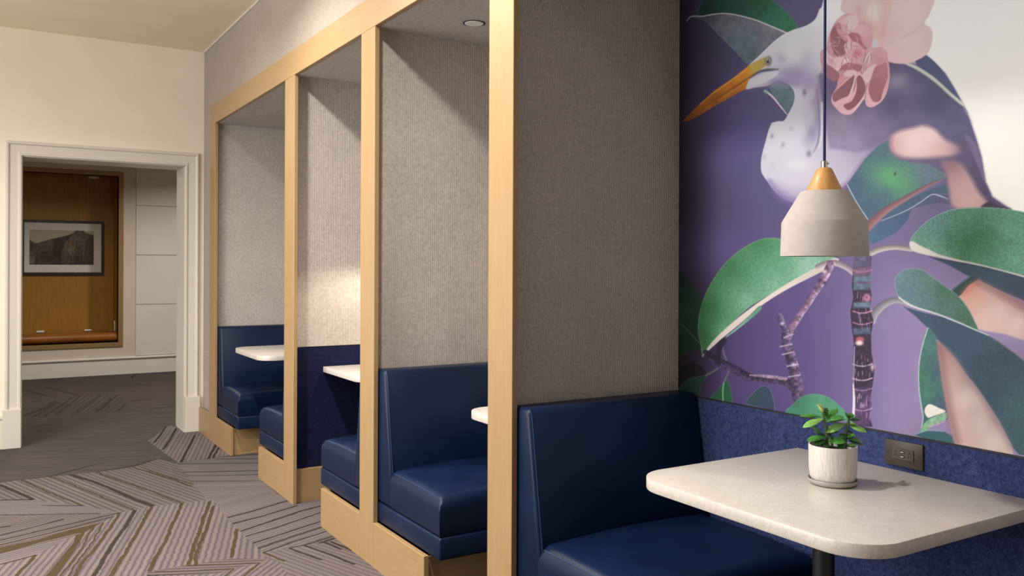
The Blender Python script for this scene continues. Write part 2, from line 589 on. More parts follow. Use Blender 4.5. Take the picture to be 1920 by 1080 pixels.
# ------------------------------------------------------------------ carpet: woven fields of stripes in changing directions
def carpet_mat(name, light, mid, dark, period, wob, wob_f, edge, streak=False):
    m = NT(name, mid, 0.96, spec=0.08)
    uv = m.n('ShaderNodeUVMap', uv_map='weave')
    sx = m.n('ShaderNodeSeparateXYZ')
    m.l(uv.outputs[0], sx.inputs[0])
    pos = m.coord()
    wv = m.n('ShaderNodeCombineXYZ')
    m.l(m.math('MULTIPLY', sx.outputs[0], 6.0), wv.inputs[0])
    m.l(m.math('MULTIPLY', sx.outputs[1], wob_f), wv.inputs[1])
    nz = m.math('SUBTRACT', m.noise(wv.outputs[0], 1.0, 2, 0.6), 0.5)
    u = m.math('MULTIPLY_ADD', nz, wob, sx.outputs[0])
    t = m.math('DIVIDE', u, period)
    idx = m.math('FLOOR', t)
    fr_ = m.math('FRACT', t)
    # every stripe gets a tone of its own; between stripes a darker furrow
    wn = m.n('ShaderNodeTexWhiteNoise', noise_dimensions='1D')
    m.l(idx, wn.inputs['W'])
    tri = m.math('ABSOLUTE', m.math('SUBTRACT', fr_, 0.5))
    stripe = m.ramp(tri, [(0.5 - edge * 2.0, light), (0.5 - edge * 0.8, mid), (0.5, dark)])
    tone = m.ramp(wn.outputs['Value'], [(0.0, (0.86, 0.84, 0.86)), (0.35, (1, 0.98, 0.94)), (0.7, (0.96, 0.94, 1.0)), (1.0, (1.10, 1.08, 1.06))])
    col = m.mix(1.0, stripe, tone, 'MULTIPLY')
    # yarn streaks along the weave and overall unevenness
    sv = m.n('ShaderNodeCombineXYZ')
    m.l(m.math('MULTIPLY', sx.outputs[0], 260.0 if not streak else 34.0), sv.inputs[0])
    m.l(m.math('MULTIPLY', sx.outputs[1], 2.2 if streak else 60.0), sv.inputs[1])
    st = m.ramp(m.noise(sv.outputs[0], 1.0, 3, 0.6), [(0.30, (0.72, 0.71, 0.72)), (0.5, (0.98, 0.97, 0.97)), (0.70, (1.18, 1.17, 1.16))] if not streak else [(0.32, (0.55, 0.53, 0.52)), (0.5, (1.0, 0.99, 0.98)), (0.66, (1.45, 1.42, 1.42))])
    col = m.mix(0.85, col, st, 'MULTIPLY')
    bl = m.ramp(m.noise(pos, 1.4, 3), [(0.3, (0.90, 0.88, 0.88)), (0.7, (1.06, 1.05, 1.06))])
    col = m.mix(1.0, col, bl, 'MULTIPLY')
    m.color(col)
    m.bump(m.noise(pos, 420, 2), 0.5, 0.003)
    m.b.inputs['Sheen Weight'].default_value = 0.1
    return m.m


LI, MI, DK = (0.150, 0.124, 0.119), (0.100, 0.081, 0.081), (0.051, 0.040, 0.039)
CM = [carpet_mat('carpet_streaks', (0.044, 0.031, 0.026), (0.038, 0.026, 0.022), (0.026, 0.018, 0.016), 0.022, 0.01, 3, 0.10, True),
      carpet_mat('carpet_straight_stripes', (0.138, 0.113, 0.106), (0.084, 0.067, 0.062), (0.042, 0.032, 0.028), 0.034, 0.005, 12, 0.24),
      carpet_mat('carpet_wavy_stripes', LI, (0.104, 0.085, 0.090), (0.055, 0.044, 0.046), 0.030, 0.016, 26, 0.20),
      plain('carpet_olive_line', (0.056, 0.042, 0.021), 0.96, 0, 0.25, 160, 0.4, 0.08),
      plain('carpet_brown_line', (0.038, 0.028, 0.024), 0.96, 0, 0.25, 160, 0.4, 0.08),
      carpet_mat('carpet_lilac_stripes', (0.136, 0.114, 0.116), (0.110, 0.091, 0.094), (0.062, 0.050, 0.050), 0.030, 0.005, 12, 0.20),
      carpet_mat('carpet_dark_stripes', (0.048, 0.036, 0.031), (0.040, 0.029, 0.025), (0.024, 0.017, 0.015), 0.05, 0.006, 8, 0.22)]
FA, FB, FG, FC = [lambda *p, o=o: [(o[0] + a / o[2], o[1] + b / o[2]) for a, b in p] for o in ((0, 840, 4.5), (300, 840, 4.5), (0, 680, 2.6667), (0, 690, 5.3333))]

fm = bmesh.new()
wuv = fm.loops.layers.uv.new('weave')


def field(pts, d0, d1, mi, z):
    P = [on_floor(*p) for p in pts]
    a, b_ = on_floor(*d0), on_floor(*d1)
    d = (b_ - a)[:2]; d = d / np.hypot(*d)
    n = np.array([-d[1], d[0]])
    f = fm.faces.new([fm.verts.new((p[0], p[1], z)) for p in P])
    f.material_index = mi
    if f.normal.z < 0 or f.calc_area() >= 0:
        f.normal_update()
        if f.normal.z < 0: f.normal_flip()
    for lp in f.loops:
        q = np.array(lp.vert.co[:2])
        lp[wuv].uv = (float(q @ n), float(q @ d))


def strand(pts, w, mi, z=0.0016, jit=0.004, step=0.02):
    P = [on_floor(*p)[:2] for p in pts]
    L = []
    for a, b_ in zip(P[:-1], P[1:]):
        k = max(2, int(np.hypot(*(b_ - a)) / step))
        L += [a + (b_ - a) * i / k for i in range(k)]
    L.append(P[-1])
    prev = None
    j = 0.0
    for i, q in enumerate(L):
        t = L[min(i + 1, len(L) - 1)] - L[max(i - 1, 0)]
        t = t / max(1e-6, np.hypot(*t)); n = np.array([-t[1], t[0]])
        j = 0.6 * j + random.uniform(-jit, jit)
        ww = w * random.uniform(0.8, 1.2) / 2
        c = q + n * j
        cur = [fm.verts.new((c[0] + n[0] * s * ww, c[1] + n[1] * s * ww, z)) for s in (-1, 1)]
        if prev:
            f = fm.faces.new((prev[0], cur[0], cur[1], prev[1]))
            f.material_index = mi
            f.normal_update()
            if f.normal.z < 0: f.normal_flip()
            for lp in f.loops: lp[wuv].uv = tuple(lp.vert.co[:2])
        prev = cur


# the whole floor
f0 = fm.faces.new([fm.verts.new(p) for p in ((-4.3, -3.6, 0), (2.6, -3.6, 0), (2.6, 12.1, 0), (-4.3, 12.1, 0))])
f0.material_index = 0
for lp in f0.loops:
    q = lp.vert.co
    lp[wuv].uv = (q.y * 0.93 + q.x * 0.35, q.x * 0.93 - q.y * 0.35)
box(fm, -4.3, 2.6, -3.6, 12.1, -0.05, -0.001)

# fields (outline, direction of the stripes, kind)
field(FA((-200, 330), (0, 296), (180, 268), (420, 242), (600, 226), (810, 204), (1130, 165), (1330, 92), (1480, 130)) + FB((200, 200), (350, 385), (400, 440), (180, 470)) + FA((1280, 492), (1120, 527), (1010, 542), (690, 488), (290, 436), (-200, 450)), FA((190, 270))[0], FA((690, 487))[0], 1, 0.0004)
field(FA((-200, 450), (290, 436), (690, 488), (1010, 542), (850, 556), (0, 576), (-200, 585)), FA((0, 570))[0], FA((850, 553))[0], 5, 0.0005)
field(FA((-200, 585), (0, 576), (850, 556), (1010, 544), (880, 620), (650, 735), (0, 895), (-200, 950)), FA((0, 780))[0], FA((1000, 550))[0], 1, 0.0005)
field(FA((1010, 544), (1120, 527), (1280, 492), (1540, 466)) + FB((400, 440), (450, 440), (560, 590), (640, 680), (780, 800), (870, 880), (900, 935), (600, 935), (230, 990)) + FA((1250, 1048), (1160, 1300), (300, 1300), (480, 1000), (650, 735), (880, 620)), FA((1280, 490))[0], FA((940, 1080))[0], 2, 0.0006)
field(FA((-200, 950), (0, 895), (650, 735), (480, 1000), (300, 1300), (-200, 1300)), FA((300, 905))[0], FA((140, 1080))[0], 2, 0.0007)
field(FA((-200, 950), (0, 895), (650, 735), (560, 770), (300, 905), (0, 985), (-200, 1040)), FA((0, 980))[0], FA((300, 905))[0], 5, 0.0008)
field(FB((-100, 1045), (230, 990), (600, 935), (900, 935), (850, 970), (620, 1020), (500, 1060), (-100, 1080)), FB((0, 1045))[0], FB((620, 1020))[0], 1, 0.0008)
field(FB((-100, 1075), (500, 1060), (620, 1020), (850, 970), (900, 935), (1000, 960), (1300, 1400), (-100, 1400)), FB((820, 980))[0], FB((680, 1080))[0], 2, 0.0008)
field(FB((450, 440), (600, 400), (830, 350), (980, 380), (1090, 440), (1400, 400), (1500, 700), (1480, 760), (1340, 800), (1090, 845), (870, 882), (780, 800), (640, 680), (560, 590)), FB((680, 705))[0], FB((1350, 500))[0], 5, 0.0006)
field(FB((130, 128), (500, 80), (840, 60), (900, 300), (980, 380), (830, 352), (600, 400), (450, 440), (400, 440), (350, 385), (200, 200)), FB((180, 205))[0], FB((825, 195))[0], 5, 0.0005)
field(FG((740, 392), (850, 312), (900, 330), (1000, 335), (1300, 400), (1300, 440), (1060, 478), (890, 500)), FG((975, 365))[0], FG((905, 500))[0], 2, 0.0005)
field(FB((870, 882), (1090, 845), (1340, 800), (1480, 760), (1620, 860), (1900, 1080), (2200, 1400), (1300, 1400), (1000, 960), (900, 935)), FB((1090, 850))[0], FB((1360, 945))[0], 5, 0.0007)
# corridor
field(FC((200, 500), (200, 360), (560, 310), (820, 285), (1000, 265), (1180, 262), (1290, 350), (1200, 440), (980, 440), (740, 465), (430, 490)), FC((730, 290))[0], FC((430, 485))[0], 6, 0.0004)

# dark lines: brown further off, olive in the foreground
BR, OL = 4, 3
for p, w, c in (
    (FA((0, 312), (130, 370), (280, 436)), .030, BR), (FA((0, 440), (280, 436)), .016, BR), (FA((180, 270), (400, 370), (500, 410), (690, 488)), .014, OL), (FA((420, 240), (620, 318), (820, 396), (1130, 525)), .013, OL),
    (FA((590, 226), (800, 290), (960, 355), (1130, 432), (1290, 492)), .028, BR), (FA((810, 204), (1040, 288), (1280, 370), (1530, 466)), .014, OL), (FA((1130, 165), (1300, 215), (1400, 245), (1620, 325)) , .016, OL),
    (FA((180, 268), (420, 240), (800, 140)), .010, BR), (FA((810, 205), (1130, 150), (1330, 92)), .010, BR), (FA((1180, 165), (1400, 235), (1620, 305)), .010, OL),
    (FA((0, 568), (400, 562), (850, 553)), .012, BR), (FA((350, 488), (690, 488)), .009, BR), (FA((0, 740), (540, 602)), .012, BR), (FA((0, 780), (500, 662), (1005, 548)), .012, BR), (FA((0, 822), (400, 724), (960, 580)), .010, BR),
    (FA((0, 672), (90, 660)), .012, BR), (FA((0, 985), (300, 905)), .013, OL), (FA((300, 905), (220, 990), (140, 1085)), .020, OL),
    (FA((1005, 550), (940, 660), (840, 800), (760, 890), (690, 990), (630, 1085)), .019, OL), (FA((1140, 525), (1060, 660), (960, 800), (900, 900), (790, 1085)), .022, BR),
    (FA((1280, 492), (1210, 610), (1160, 720), (1060, 880), (990, 990), (940, 1085)), .020, OL), (FA((1535, 466), (1450, 660), (1380, 810), (1310, 950), (1258, 1046)), .021, OL),
    (FA((800, 662), (745, 740), (690, 850), (600, 960), (500, 1085)), .011, OL), (FA((870, 630), (810, 740), (750, 840), (660, 950), (570, 1085)), .011, OL),
    (FB((415, 450), (385, 540), (320, 740), (260, 880), (238, 990)), .021, OL), (FB((455, 490), (420, 590), (370, 720), (310, 880), (296, 990)), .021, OL), (FB((645, 685), (630, 800), (600, 925)), .021, OL),
    (FB((230, 992), (840, 972), (760, 1040), (700, 1090)), .013, OL), (FB((-50, 1045), (200, 1040), (620, 1020), (540, 1085)), .012, OL),
    (FB((570, 590), (760, 540), (1080, 445)), .020, BR), (FB((610, 640), (850, 580), (1160, 486)), .018, BR), (FB((680, 705), (900, 630), (1200, 530), (1360, 490)), .018, BR), (FB((720, 750), (960, 680), (1360, 545)), .014, BR),
    (FB((780, 806), (1000, 735), (1360, 618)), .014, BR), (FB((820, 850), (1100, 755), (1360, 670), (1400, 665)), .014, BR), (FB((870, 884), (1100, 800), (1420, 700)), .012, BR), (FB((1090, 846), (1220, 822), (1460, 745)), .012, BR), (FB((1340, 806), (1480, 762)), .020, BR),
    (FB((870, 884), (960, 918), (1050, 958)), .016, OL), (FB((1090, 848), (1220, 896), (1365, 946)), .015, BR), (FB((1220, 826), (1400, 888), (1640, 985)), .017, BR), (FB((1390, 798), (1530, 858)), .018, BR), (FB((1440, 790), (1620, 868)), .018, BR),
    (FB((150, 136), (830, 128)), .012, BR), (FB((185, 206), (500, 200), (825, 193)), .012, BR), (FB((215, 236), (500, 233), (830, 225)), .013, BR), (FB((260, 282), (600, 279), (825, 277)), .010, BR), (FB((460, 95), (820, 92)), .010, BR),
    (FG((830, 322), (800, 365), (770, 400)), .018, BR), (FG((882, 330), (850, 385), (815, 436)), .018, BR), (FG((975, 365), (940, 430), (905, 500)), .020, BR), (FG((1085, 405), (1040, 482)), .020, BR), (FG((1100, 420), (1062, 478)), .018, BR),
    (FC((730, 290), (600, 380), (430, 488)), .032, BR), (FC((800, 285), (680, 380), (550, 472)), .022, BR), (FC((1005, 268), (900, 350), (745, 460)), .024, BR), (FC((1120, 300), (960, 440)), .030, BR), (FC((1170, 270), (1000, 430)), .018, BR), (FC((1260, 360), (1180, 432)), .024, BR),
    (FC((460, 190), (650, 240), (820, 285)), .022, BR), (FC((560, 330), (430, 410), (220, 480)), .05, BR), (FC((590, 340), (470, 410), (340, 488)), .02, BR), (FC((260, 220), (460, 278)), .018, BR), (FC((1360, 60), (1310, 100)), .03, BR), (FC((1100, 180), (1460, 172)), .014, BR), (FC((1300, 330), (1560, 305)), .016, BR), (FC((1500, 410), (1750, 380)), .02, BR),
):
    strand(p, w * (0.82 if c == OL else 0.9), c, jit=0.0035 if c == OL else 0.0018)
# the broad olive band that bends at its tip
for q in (((0, 842), (330, 770), (330, 800), (0, 892)), ((330, 770), (600, 690), (640, 722), (330, 800)), ((600, 690), (860, 628), (700, 722), (640, 722)),
          ((640, 735), (715, 718), (670, 800), (620, 800)), ((620, 800), (670, 800), (590, 920), (520, 920)), ((520, 920), (590, 920), (470, 1085), (385, 1085))):
    field(FA(*q), FA(q[0])[0], FA(q[1])[0], 3, 0.0013)
fl = link('floor', fm, CM)
tag(fl, kind=S)
# ------------------------------------------------------------------ maple frame along the row of booths
fr = empty('booth_frame')
tag(fr, 'pale maple frame of posts, long header and low plinth boards fronting the row of booths', 'frame')
FX = 0.022
for y0, y1 in ((6.71, 6.885), (4.768, 4.948), (3.60, 3.765), (2.42, 2.58), (0.42, 0.58)):
    nbox('post', MT['maple_v'], 0, FX, y0, y1, 0, 2.422, fr, 0.0015, 1)
nbox('header', MT['maple_h'], 0, FX, 0.42, 6.885, 2.4222, 2.568, fr, 0.0015, 1)
for y0, y1 in ((6.8855, 7.255), (6.212, 6.7095), (4.9485, 5.485), (3.7655, 4.30), (3.08, 3.5995), (1.88, 2.4195)):
    nbox('plinth_board', MT['maple_h'], 0, FX, y0, y1, 0, 0.199, fr, 0.0015, 1)
MT['maple_x'] = wood('maple_cross_grain', (0.315, 0.203, 0.092), (0.37, 0.245, 0.119), (0.5, 6, 6))
for y0, y1 in ((6.225, 6.243), (5.455, 5.473), (4.790, 4.8195), (4.268, 4.286), (3.096, 3.114), (1.90, 1.918)):
    nbox('plinth_return', MT['maple_x'], FX - 0.001, 0.772, y0, y1, 0, 0.188, fr, 0.001, 1)


# ------------------------------------------------------------------ banquettes
def banquette(yw, sgn, label, group=None, depth=0.655):
    """bench built against the partition face y = yw; sgn -1: seat extends towards -Y, +1: towards +Y"""
    root = empty('banquette', (0, yw, 0))
    tag(root, label, 'bench', 'navy leather banquettes in the booths')
    X0, X1 = 0.026, XB - 0.006
    # base band
    bm = bmesh.new()
    a, b = sorted((sgn * 0.002, sgn * (depth + 0.005)))
    box(bm, X0 - 0.002, X1, a, b, 0.2, 0.289, 0.010, 3)
    link('seat_base', bm, MT['leather'], root, True)
    # backrest: tapered outline, rounded edges
    bm = bmesh.new()
    pts = [(sgn * 0.002, 0.292), (sgn * 0.185, 0.292), (sgn * 0.180, 0.43), (sgn * 0.112, 0.868), (sgn * 0.100, 0.882), (sgn * 0.002, 0.882)]
    if sgn > 0: pts = pts[::-1]
    prism(bm, pts, 'x', X0, X1, 0.014, 3)
    br = link('backrest', bm, MT['leather'], root, True, angle=50)
    bm = bmesh.new()
    for xx in (X0 + 0.0015,):
        tube(bm, [(xx + 0.010, sgn * 0.186, 0.30), (xx + 0.010, sgn * 0.1808, 0.43), (xx + 0.010, sgn * 0.1135, 0.863), (xx + 0.010, sgn * 0.103, 0.878), (xx + 0.010, sgn * 0.01, 0.8825)], 0.0015, 6)
    link('piping', bm, MT['seam'], br, True)
    # seat cushion with a crowned top and rounded edges
    bm = bmesh.new()
    ya, yb = 0.172, depth
    NXs, NYs = 22, 22
    def top(u, v):
        # u across X 0..1, v along depth 0..1 (0 at the back)
        cu = min(u, 1 - u) * (X1 - X0)
        r = 0.045
        e = 1.0 if cu > r else math.sqrt(max(0.0, 1 - ((r - cu) / r) ** 2))
        cv = (1 - v) * (yb - ya)
        rf = 0.055
        e2 = 1.0 if cv > rf else math.sqrt(max(0.0, 1 - ((rf - cv) / rf) ** 2))
        crown = 0.012 * math.sin(math.pi * min(1, max(0, u))) + 0.006 * math.sin(math.pi * v)
        base = 0.452 - 0.012 * v
        low = 0.395
        return low + (base + crown - low) * min(e, e2) if min(e, e2) < 1 else base + crown
    us = [0, .004, .012, .025, .04, .06] + [0.06 + 0.88 * i / 12 for i in range(1, 12)] + [.94, .96, .975, .988, .996, 1]
    vs_ = [0.0, 0.1, 0.25, 0.4, 0.55, 0.7, 0.8, 0.86, 0.89, 0.92, 0.945, 0.965, 0.98, 0.99, 0.997, 1.0]
    g = [[bm.verts.new((X0 + u * (X1 - X0), sgn * (ya + v * (yb - ya)), top(u, v))) for v in vs_] for u in us]
    fs = []
    for i in range(len(us) - 1):
        for j in range(len(vs_) - 1):
            fs.append(bm.faces.new((g[i][j], g[i + 1][j], g[i + 1][j + 1], g[i][j + 1])))
    rim = [g[i][0] for i in range(len(us))] + [g[-1][j] for j in range(1, len(vs_))] + [g[i][-1] for i in range(len(us) - 2, -1, -1)] + [g[0][j] for j in range(len(vs_) - 2, 0, -1)]
    lo1 = [bm.verts.new((v.co.x, v.co.y, 0.302)) for v in rim]
    lo2 = [bm.verts.new((v.co.x * 0.985 + 0.4 * 0.015, v.co.y * 0.985 + sgn * 0.4 * 0.015, 0.290)) for v in rim]
    n = len(rim)
    for A, B in ((rim, lo1), (lo1, lo2)):
        for i in range(n):
            fs.append(bm.faces.new((A[i], B[i], B[(i + 1) % n], A[(i + 1) % n])))
    fs.append(bm.faces.new(lo2))
    bmesh.ops.recalc_face_normals(bm, faces=bm.faces[:])
    cu = link('seat_cushion', bm, MT['leather'], root, True, angle=70)
    bm = bmesh.new()
    u = 0.022
    pl = [(X0 + u * (X1 - X0), sgn * (ya + v * (yb - ya)), top(u, v) + 0.0012) for v in vs_ if v < 0.985]
    tube(bm, pl, 0.0015, 6)
    link('piping', bm, MT['seam'], cu, True)
    return root


banquette(6.76, -1, 'navy leather banquette nearest the doorway, its long seat behind a small cream table')
banquette(4.90, 1, 'navy leather bench end in the booth nearest the doorway, its back hidden by a post')
banquette(3.715, 1, 'navy leather bench end in the booth with the navy felt wall and lit pendant')
banquette(3.65, -1, 'navy leather banquette with wide backrest in the booth under the white ceiling disc')
banquette(2.47, -1, 'nearest navy leather banquette, behind the cream table with the plant', depth=0.66)


# ------------------------------------------------------------------ tables
def table(x0, x1, y0, y1, radii, label, ped=None, wall_side='x'):
    """radii: corner radii for (x0,y0), (x0,y1); square at the wall"""
    cx, cy = (x0 + x1) / 2, (y0 + y1) / 2
    root = empty('table', (cx, cy, 0))
    tag(root, label, 'table', 'cream quartz tables in the booths')
    pts = []
    def arc(px, py, r, a0, a1):
        if r <= 0.001:
            pts.append((px, py)); return
        for i in range(13):
            a = math.radians(a0 + (a1 - a0) * i / 12)
            pts.append((px + r * math.cos(a), py + r * math.sin(a)))
    r = radii[0]; arc(x0 + r - cx, y0 + r - cy, r, 180, 270)
    pts.append((x1 - cx, y0 - cy)); pts.append((x1 - cx, y1 - cy))
    r = radii[1]; arc(x0 + r - cx, y1 - r - cy, r, 90, 180)
    bm = bmesh.new()
    prism(bm, pts, 'z', 0.731, 0.763)
    es = [e for e in bm.edges if abs(e.verts[0].co.z - e.verts[1].co.z) < 1e-6]
    bmesh.ops.bevel(bm, geom=es, offset=0.0025, segments=2, profile=0.5, affect='EDGES')
    link('tabletop', bm, MT['quartz'], root, True, angle=30)
    if ped:
        px, py = ped[0] - cx, ped[1] - cy
        bm = bmesh.new(); lathe(bm, [(0.028, 0.012), (0.028, 0.726)], px, py, 32, True, True)
        link('pedestal', bm, MT['black'], root, True)
        bm = bmesh.new(); lathe(bm, [(0, 0.0), (0.19, 0.0), (0.19, 0.006), (0.185, 0.010), (0.05, 0.012), (0, 0.012)], px, py, 40)
        link('base_plate', bm, MT['black'], root, True)
        nbox('mounting_plate', MT['black'], px - 0.12, px + 0.12, py - 0.12, py + 0.12, 0.724, 0.731, root)
    else:
        nbox('wall_bracket', MT['black'], x1 - cx - 0.30, x1 - cx - 0.003, -0.02, 0.02, 0.70, 0.731, root)
    return root


table(0.07, XB - 0.004, 1.13, 1.898, (0.115, 0.115), 'large cream quartz table in the nearest booth, carrying the potted plant', (0.40, 1.50))
table(0.19, XB - 0.004, 2.534, 3.115, (0.10, 0.10), 'cream quartz tabletop showing only its rounded corner beside the widest maple post')
table(0.19, XB - 0.004, 4.235, 4.817, (0.11, 0.0), 'cream quartz table fixed to the navy felt wall in the booth with the lit pendant')
table(0.025, XB - 0.004, 5.53, 6.27, (0.11, 0.11), 'small cream quartz table in the farthest booth, next to the doorway', (0.40, 5.9))
# ------------------------------------------------------------------ pendant lamps
def pendant(x, y, zb, label, lit):
    root = empty('pendant_lamp', (x, y, zb))
    tag(root, label, 'lamp', 'concrete pendant lamps over the booth tables')
    bm = bmesh.new()
    out = [(0.110, 0.0), (0.1075, 0.088), (0.1045, 0.094), (0.062, 0.166), (0.058, 0.1705), (0.042, 0.1715)]
    inn = [(0.036, 0.160), (0.055, 0.158), (0.098, 0.088), (0.103, 0.0)]
    lathe(bm, out + inn + [out[0]], 0, 0, 64)
    link('shade', bm, MT['concrete'], root, True, angle=25)
    bm = bmesh.new()
    lathe(bm, [(0.0, 0.1715), (0.0445, 0.1715), (0.0445, 0.1745), (0.0195, 0.2285), (0.016, 0.2315), (0.0, 0.2315)], 0, 0, 48)
    cap = link('wood_cap', bm, MT['ash'], root, True, angle=30)
    bm = bmesh.new()
    lathe(bm, [(0.0, 0.2310), (0.0085, 0.2310), (0.0085, 0.249), (0.006, 0.251), (0.0, 0.251)], 0, 0, 24)
    tube(bm, [(0.004, -0.0085, 0.243), (0.004, -0.0115, 0.243)], 0.0022, 8)
    link('cord_grip', bm, MT['steel'], root, True, angle=30)
    bm = bmesh.new()
    tube(bm, [(0, 0, 0.248), (0, 0, 1.5), (0, 0, 2.424 - zb)], 0.0036, 10)
    link('cord', bm, MT['cord'], root, True)
    bm = bmesh.new()
    lathe(bm, [(0.0, 2.424 - zb), (0.055, 2.424 - zb), (0.055, 2.409 - zb), (0.045, 2.402 - zb), (0.0, 2.402 - zb)], 0, 0, 32)
    link('ceiling_rose', bm, MT['white_plastic'], root, True, angle=30)
    bm = bmesh.new()
    lathe(bm, [(0.0, 0.010), (0.018, 0.013), (0.029, 0.026), (0.032, 0.042), (0.028, 0.058), (0.016, 0.078), (0.013, 0.095), (0.0, 0.095)], 0, 0, 24)
    bulb = link('bulb', bm, MT['bulb' if lit else 'bulb_off'], root, True)
    bm = bmesh.new()
    lathe(bm, [(0.0, 0.092), (0.016, 0.092), (0.019, 0.16), (0.0, 0.16)], 0, 0, 20)
    link('lamp_holder', bm, MT['white_plastic'], root, True, angle=30)
    return root


pendant(0.392, 1.496, 1.379, 'grey concrete pendant with orange wood cap hanging before the bird mural', False)
pendant(0.43, 4.50, 1.379, 'lit concrete pendant mostly hidden behind a maple post, glowing on the felt', True)

# ------------------------------------------------------------------ ceiling disc in the third booth
bm = bmesh.new()
lathe(bm, [(0.0, -0.004), (0.040, -0.004), (0.0415, -0.003), (0.042, 0.0), (0.0, 0.0)], 0, 0, 48)
o = empty('sprinkler_cover', (0.357, 3.333, 2.424))
tag(o, 'round white concealed sprinkler cover in the felt soffit of a booth', 'sprinkler')
link('cover_plate', bm, MT['white_plastic'], o, True, angle=30)
bm = bmesh.new()
lathe(bm, [(0.043, 0.0), (0.043, -0.0022), (0.050, -0.0015), (0.050, 0.0)], 0, 0, 48)
link('shadow_ring', bm, MT['dark_gap'], o, True, angle=30)

# ------------------------------------------------------------------ power outlet on the blue felt
o = empty('power_outlet', (XB - 0.002, 1.5185, 0.8125))
tag(o, 'dark bronze power outlet on the blue felt just past the table', 'outlet')
bm = bmesh.new()
box(bm, -0.007, 0.0, -0.061, 0.061, -0.037, 0.037, 0.003, 2)
link('cover_plate', bm, MT['bronze'], o, True)
bm = bmesh.new()
box(bm, -0.0095, -0.006, -0.034, 0.034, -0.0165, 0.0165, 0.001, 1)
rec = link('receptacle', bm, MT['bronze'], o)
for s in (-1, 1):
    for a, b, c, d in ((-0.0045, -0.003, -0.008, 0.0), (0.003, 0.0045, -0.008, 0.0), (-0.002, 0.002, 0.004, 0.008)):
        bm = bmesh.new()
        box(bm, -0.0102, -0.0094, s * 0.022 + a, s * 0.022 + b, c, d)
        link('slot', bm, MT['slot'], rec)
for zz in (-0.0065, 0.0065):
    bm = bmesh.new(); box(bm, -0.0115, -0.0094, -0.006, 0.006, zz - 0.0028, zz + 0.0028, 0.0008, 1)
    link('button', bm, MT['slot'], rec)
    bm = bmesh.new(); box(bm, -0.0119, -0.0112, -0.0045, 0.0045, zz - 0.0008, zz + 0.0008)
    link('button_mark', bm, MT['white_plastic'], rec)
for yy in (-0.048, 0.048):
    bm = bmesh.new(); tube(bm, [(-0.0065, yy, 0), (-0.0082, yy, 0)], 0.0028, 12)
    link('screw', bm, MT['bronze' if yy < 0 else 'slot'], o)

# ------------------------------------------------------------------ potted plant on its saucer
PX, PY, PZ = 0.478, 1.533, 0.763
sc_ = empty('saucer', (PX, PY, PZ))
tag(sc_, 'small round grey glazed saucer under the white plant pot', 'saucer')
bm = bmesh.new()
lathe(bm, [(0, 0.0), (0.054, 0.0), (0.062, 0.004), (0.0655, 0.013), (0.0645, 0.0155), (0.0615, 0.014), (0.058, 0.007), (0.0, 0.0055)], 0, 0, 56)
link('dish', bm, MT['saucer'], sc_, True, angle=50)

pl = empty('potted_plant', (PX, PY, PZ + 0.0058))
tag(pl, 'small jade plant with plump green leaves in a white ceramic pot on the table', 'plant')
bm = bmesh.new()
lathe(bm, [(0, 0.0), (0.046, 0.0), (0.054, 0.004), (0.059, 0.014), (0.0618, 0.035), (0.0632, 0.098), (0.0626, 0.1005), (0.0600, 0.1005), (0.0592, 0.098), (0.0585, 0.06), (0.0, 0.058)], 0, 0, 64)
link('pot', bm, MT['ceramic'], pl, True, angle=40)
bm = bmesh.new()
lathe(bm, [(0.0588, 0.083), (0.045, 0.088), (0.02, 0.090), (0.0, 0.089)], 0, 0, 40)
for v in bm.verts: v.co.z += random.uniform(-0.002, 0.002)
link('soil', bm, MT['soil'], pl, True)

LEAFM = {}
for nm, c in (('dark', (0.022, 0.10, 0.016)), ('mid', (0.055, 0.22, 0.032)), ('light', (0.20, 0.42, 0.10)), ('bud', (0.46, 0.55, 0.24))):
    m = NT('jade_leaf_' + nm, c, 0.34)
    f = m.noise(m.coord(), 60, 3)
    m.color(m.ramp(f, [(0.3, tuple(x * 0.8 for x in c)), (0.7, tuple(x * 1.25 for x in c))]))
    m.b.inputs['Subsurface Weight'].default_value = 0.12
    m.b.inputs['Subsurface Radius'].default_value = (0.01, 0.02, 0.005)
    LEAFM[nm] = m.m
STEMM = plain('jade_stem', (0.07, 0.13, 0.035), 0.6)
CAMDIR = Vector((FW[0], FW[1], 0)).normalized()


def plantpt(cx, cy, d=0.0):
    """crop coordinates of the plant photo zoom -> point on the plane through the pot, then pushed back by d"""
    u, v = 1460 + cx / 5.143, 730 + cy / 5.143
    r = _ray(u, v)
    c0 = np.array([PX, PY, 0])
    t = ((c0 - EYE) @ FW) / (r @ FW)
    p = EYE + r * t
    return Vector(p) + CAMDIR * d - Vector((PX, PY, PZ + 0.0058))


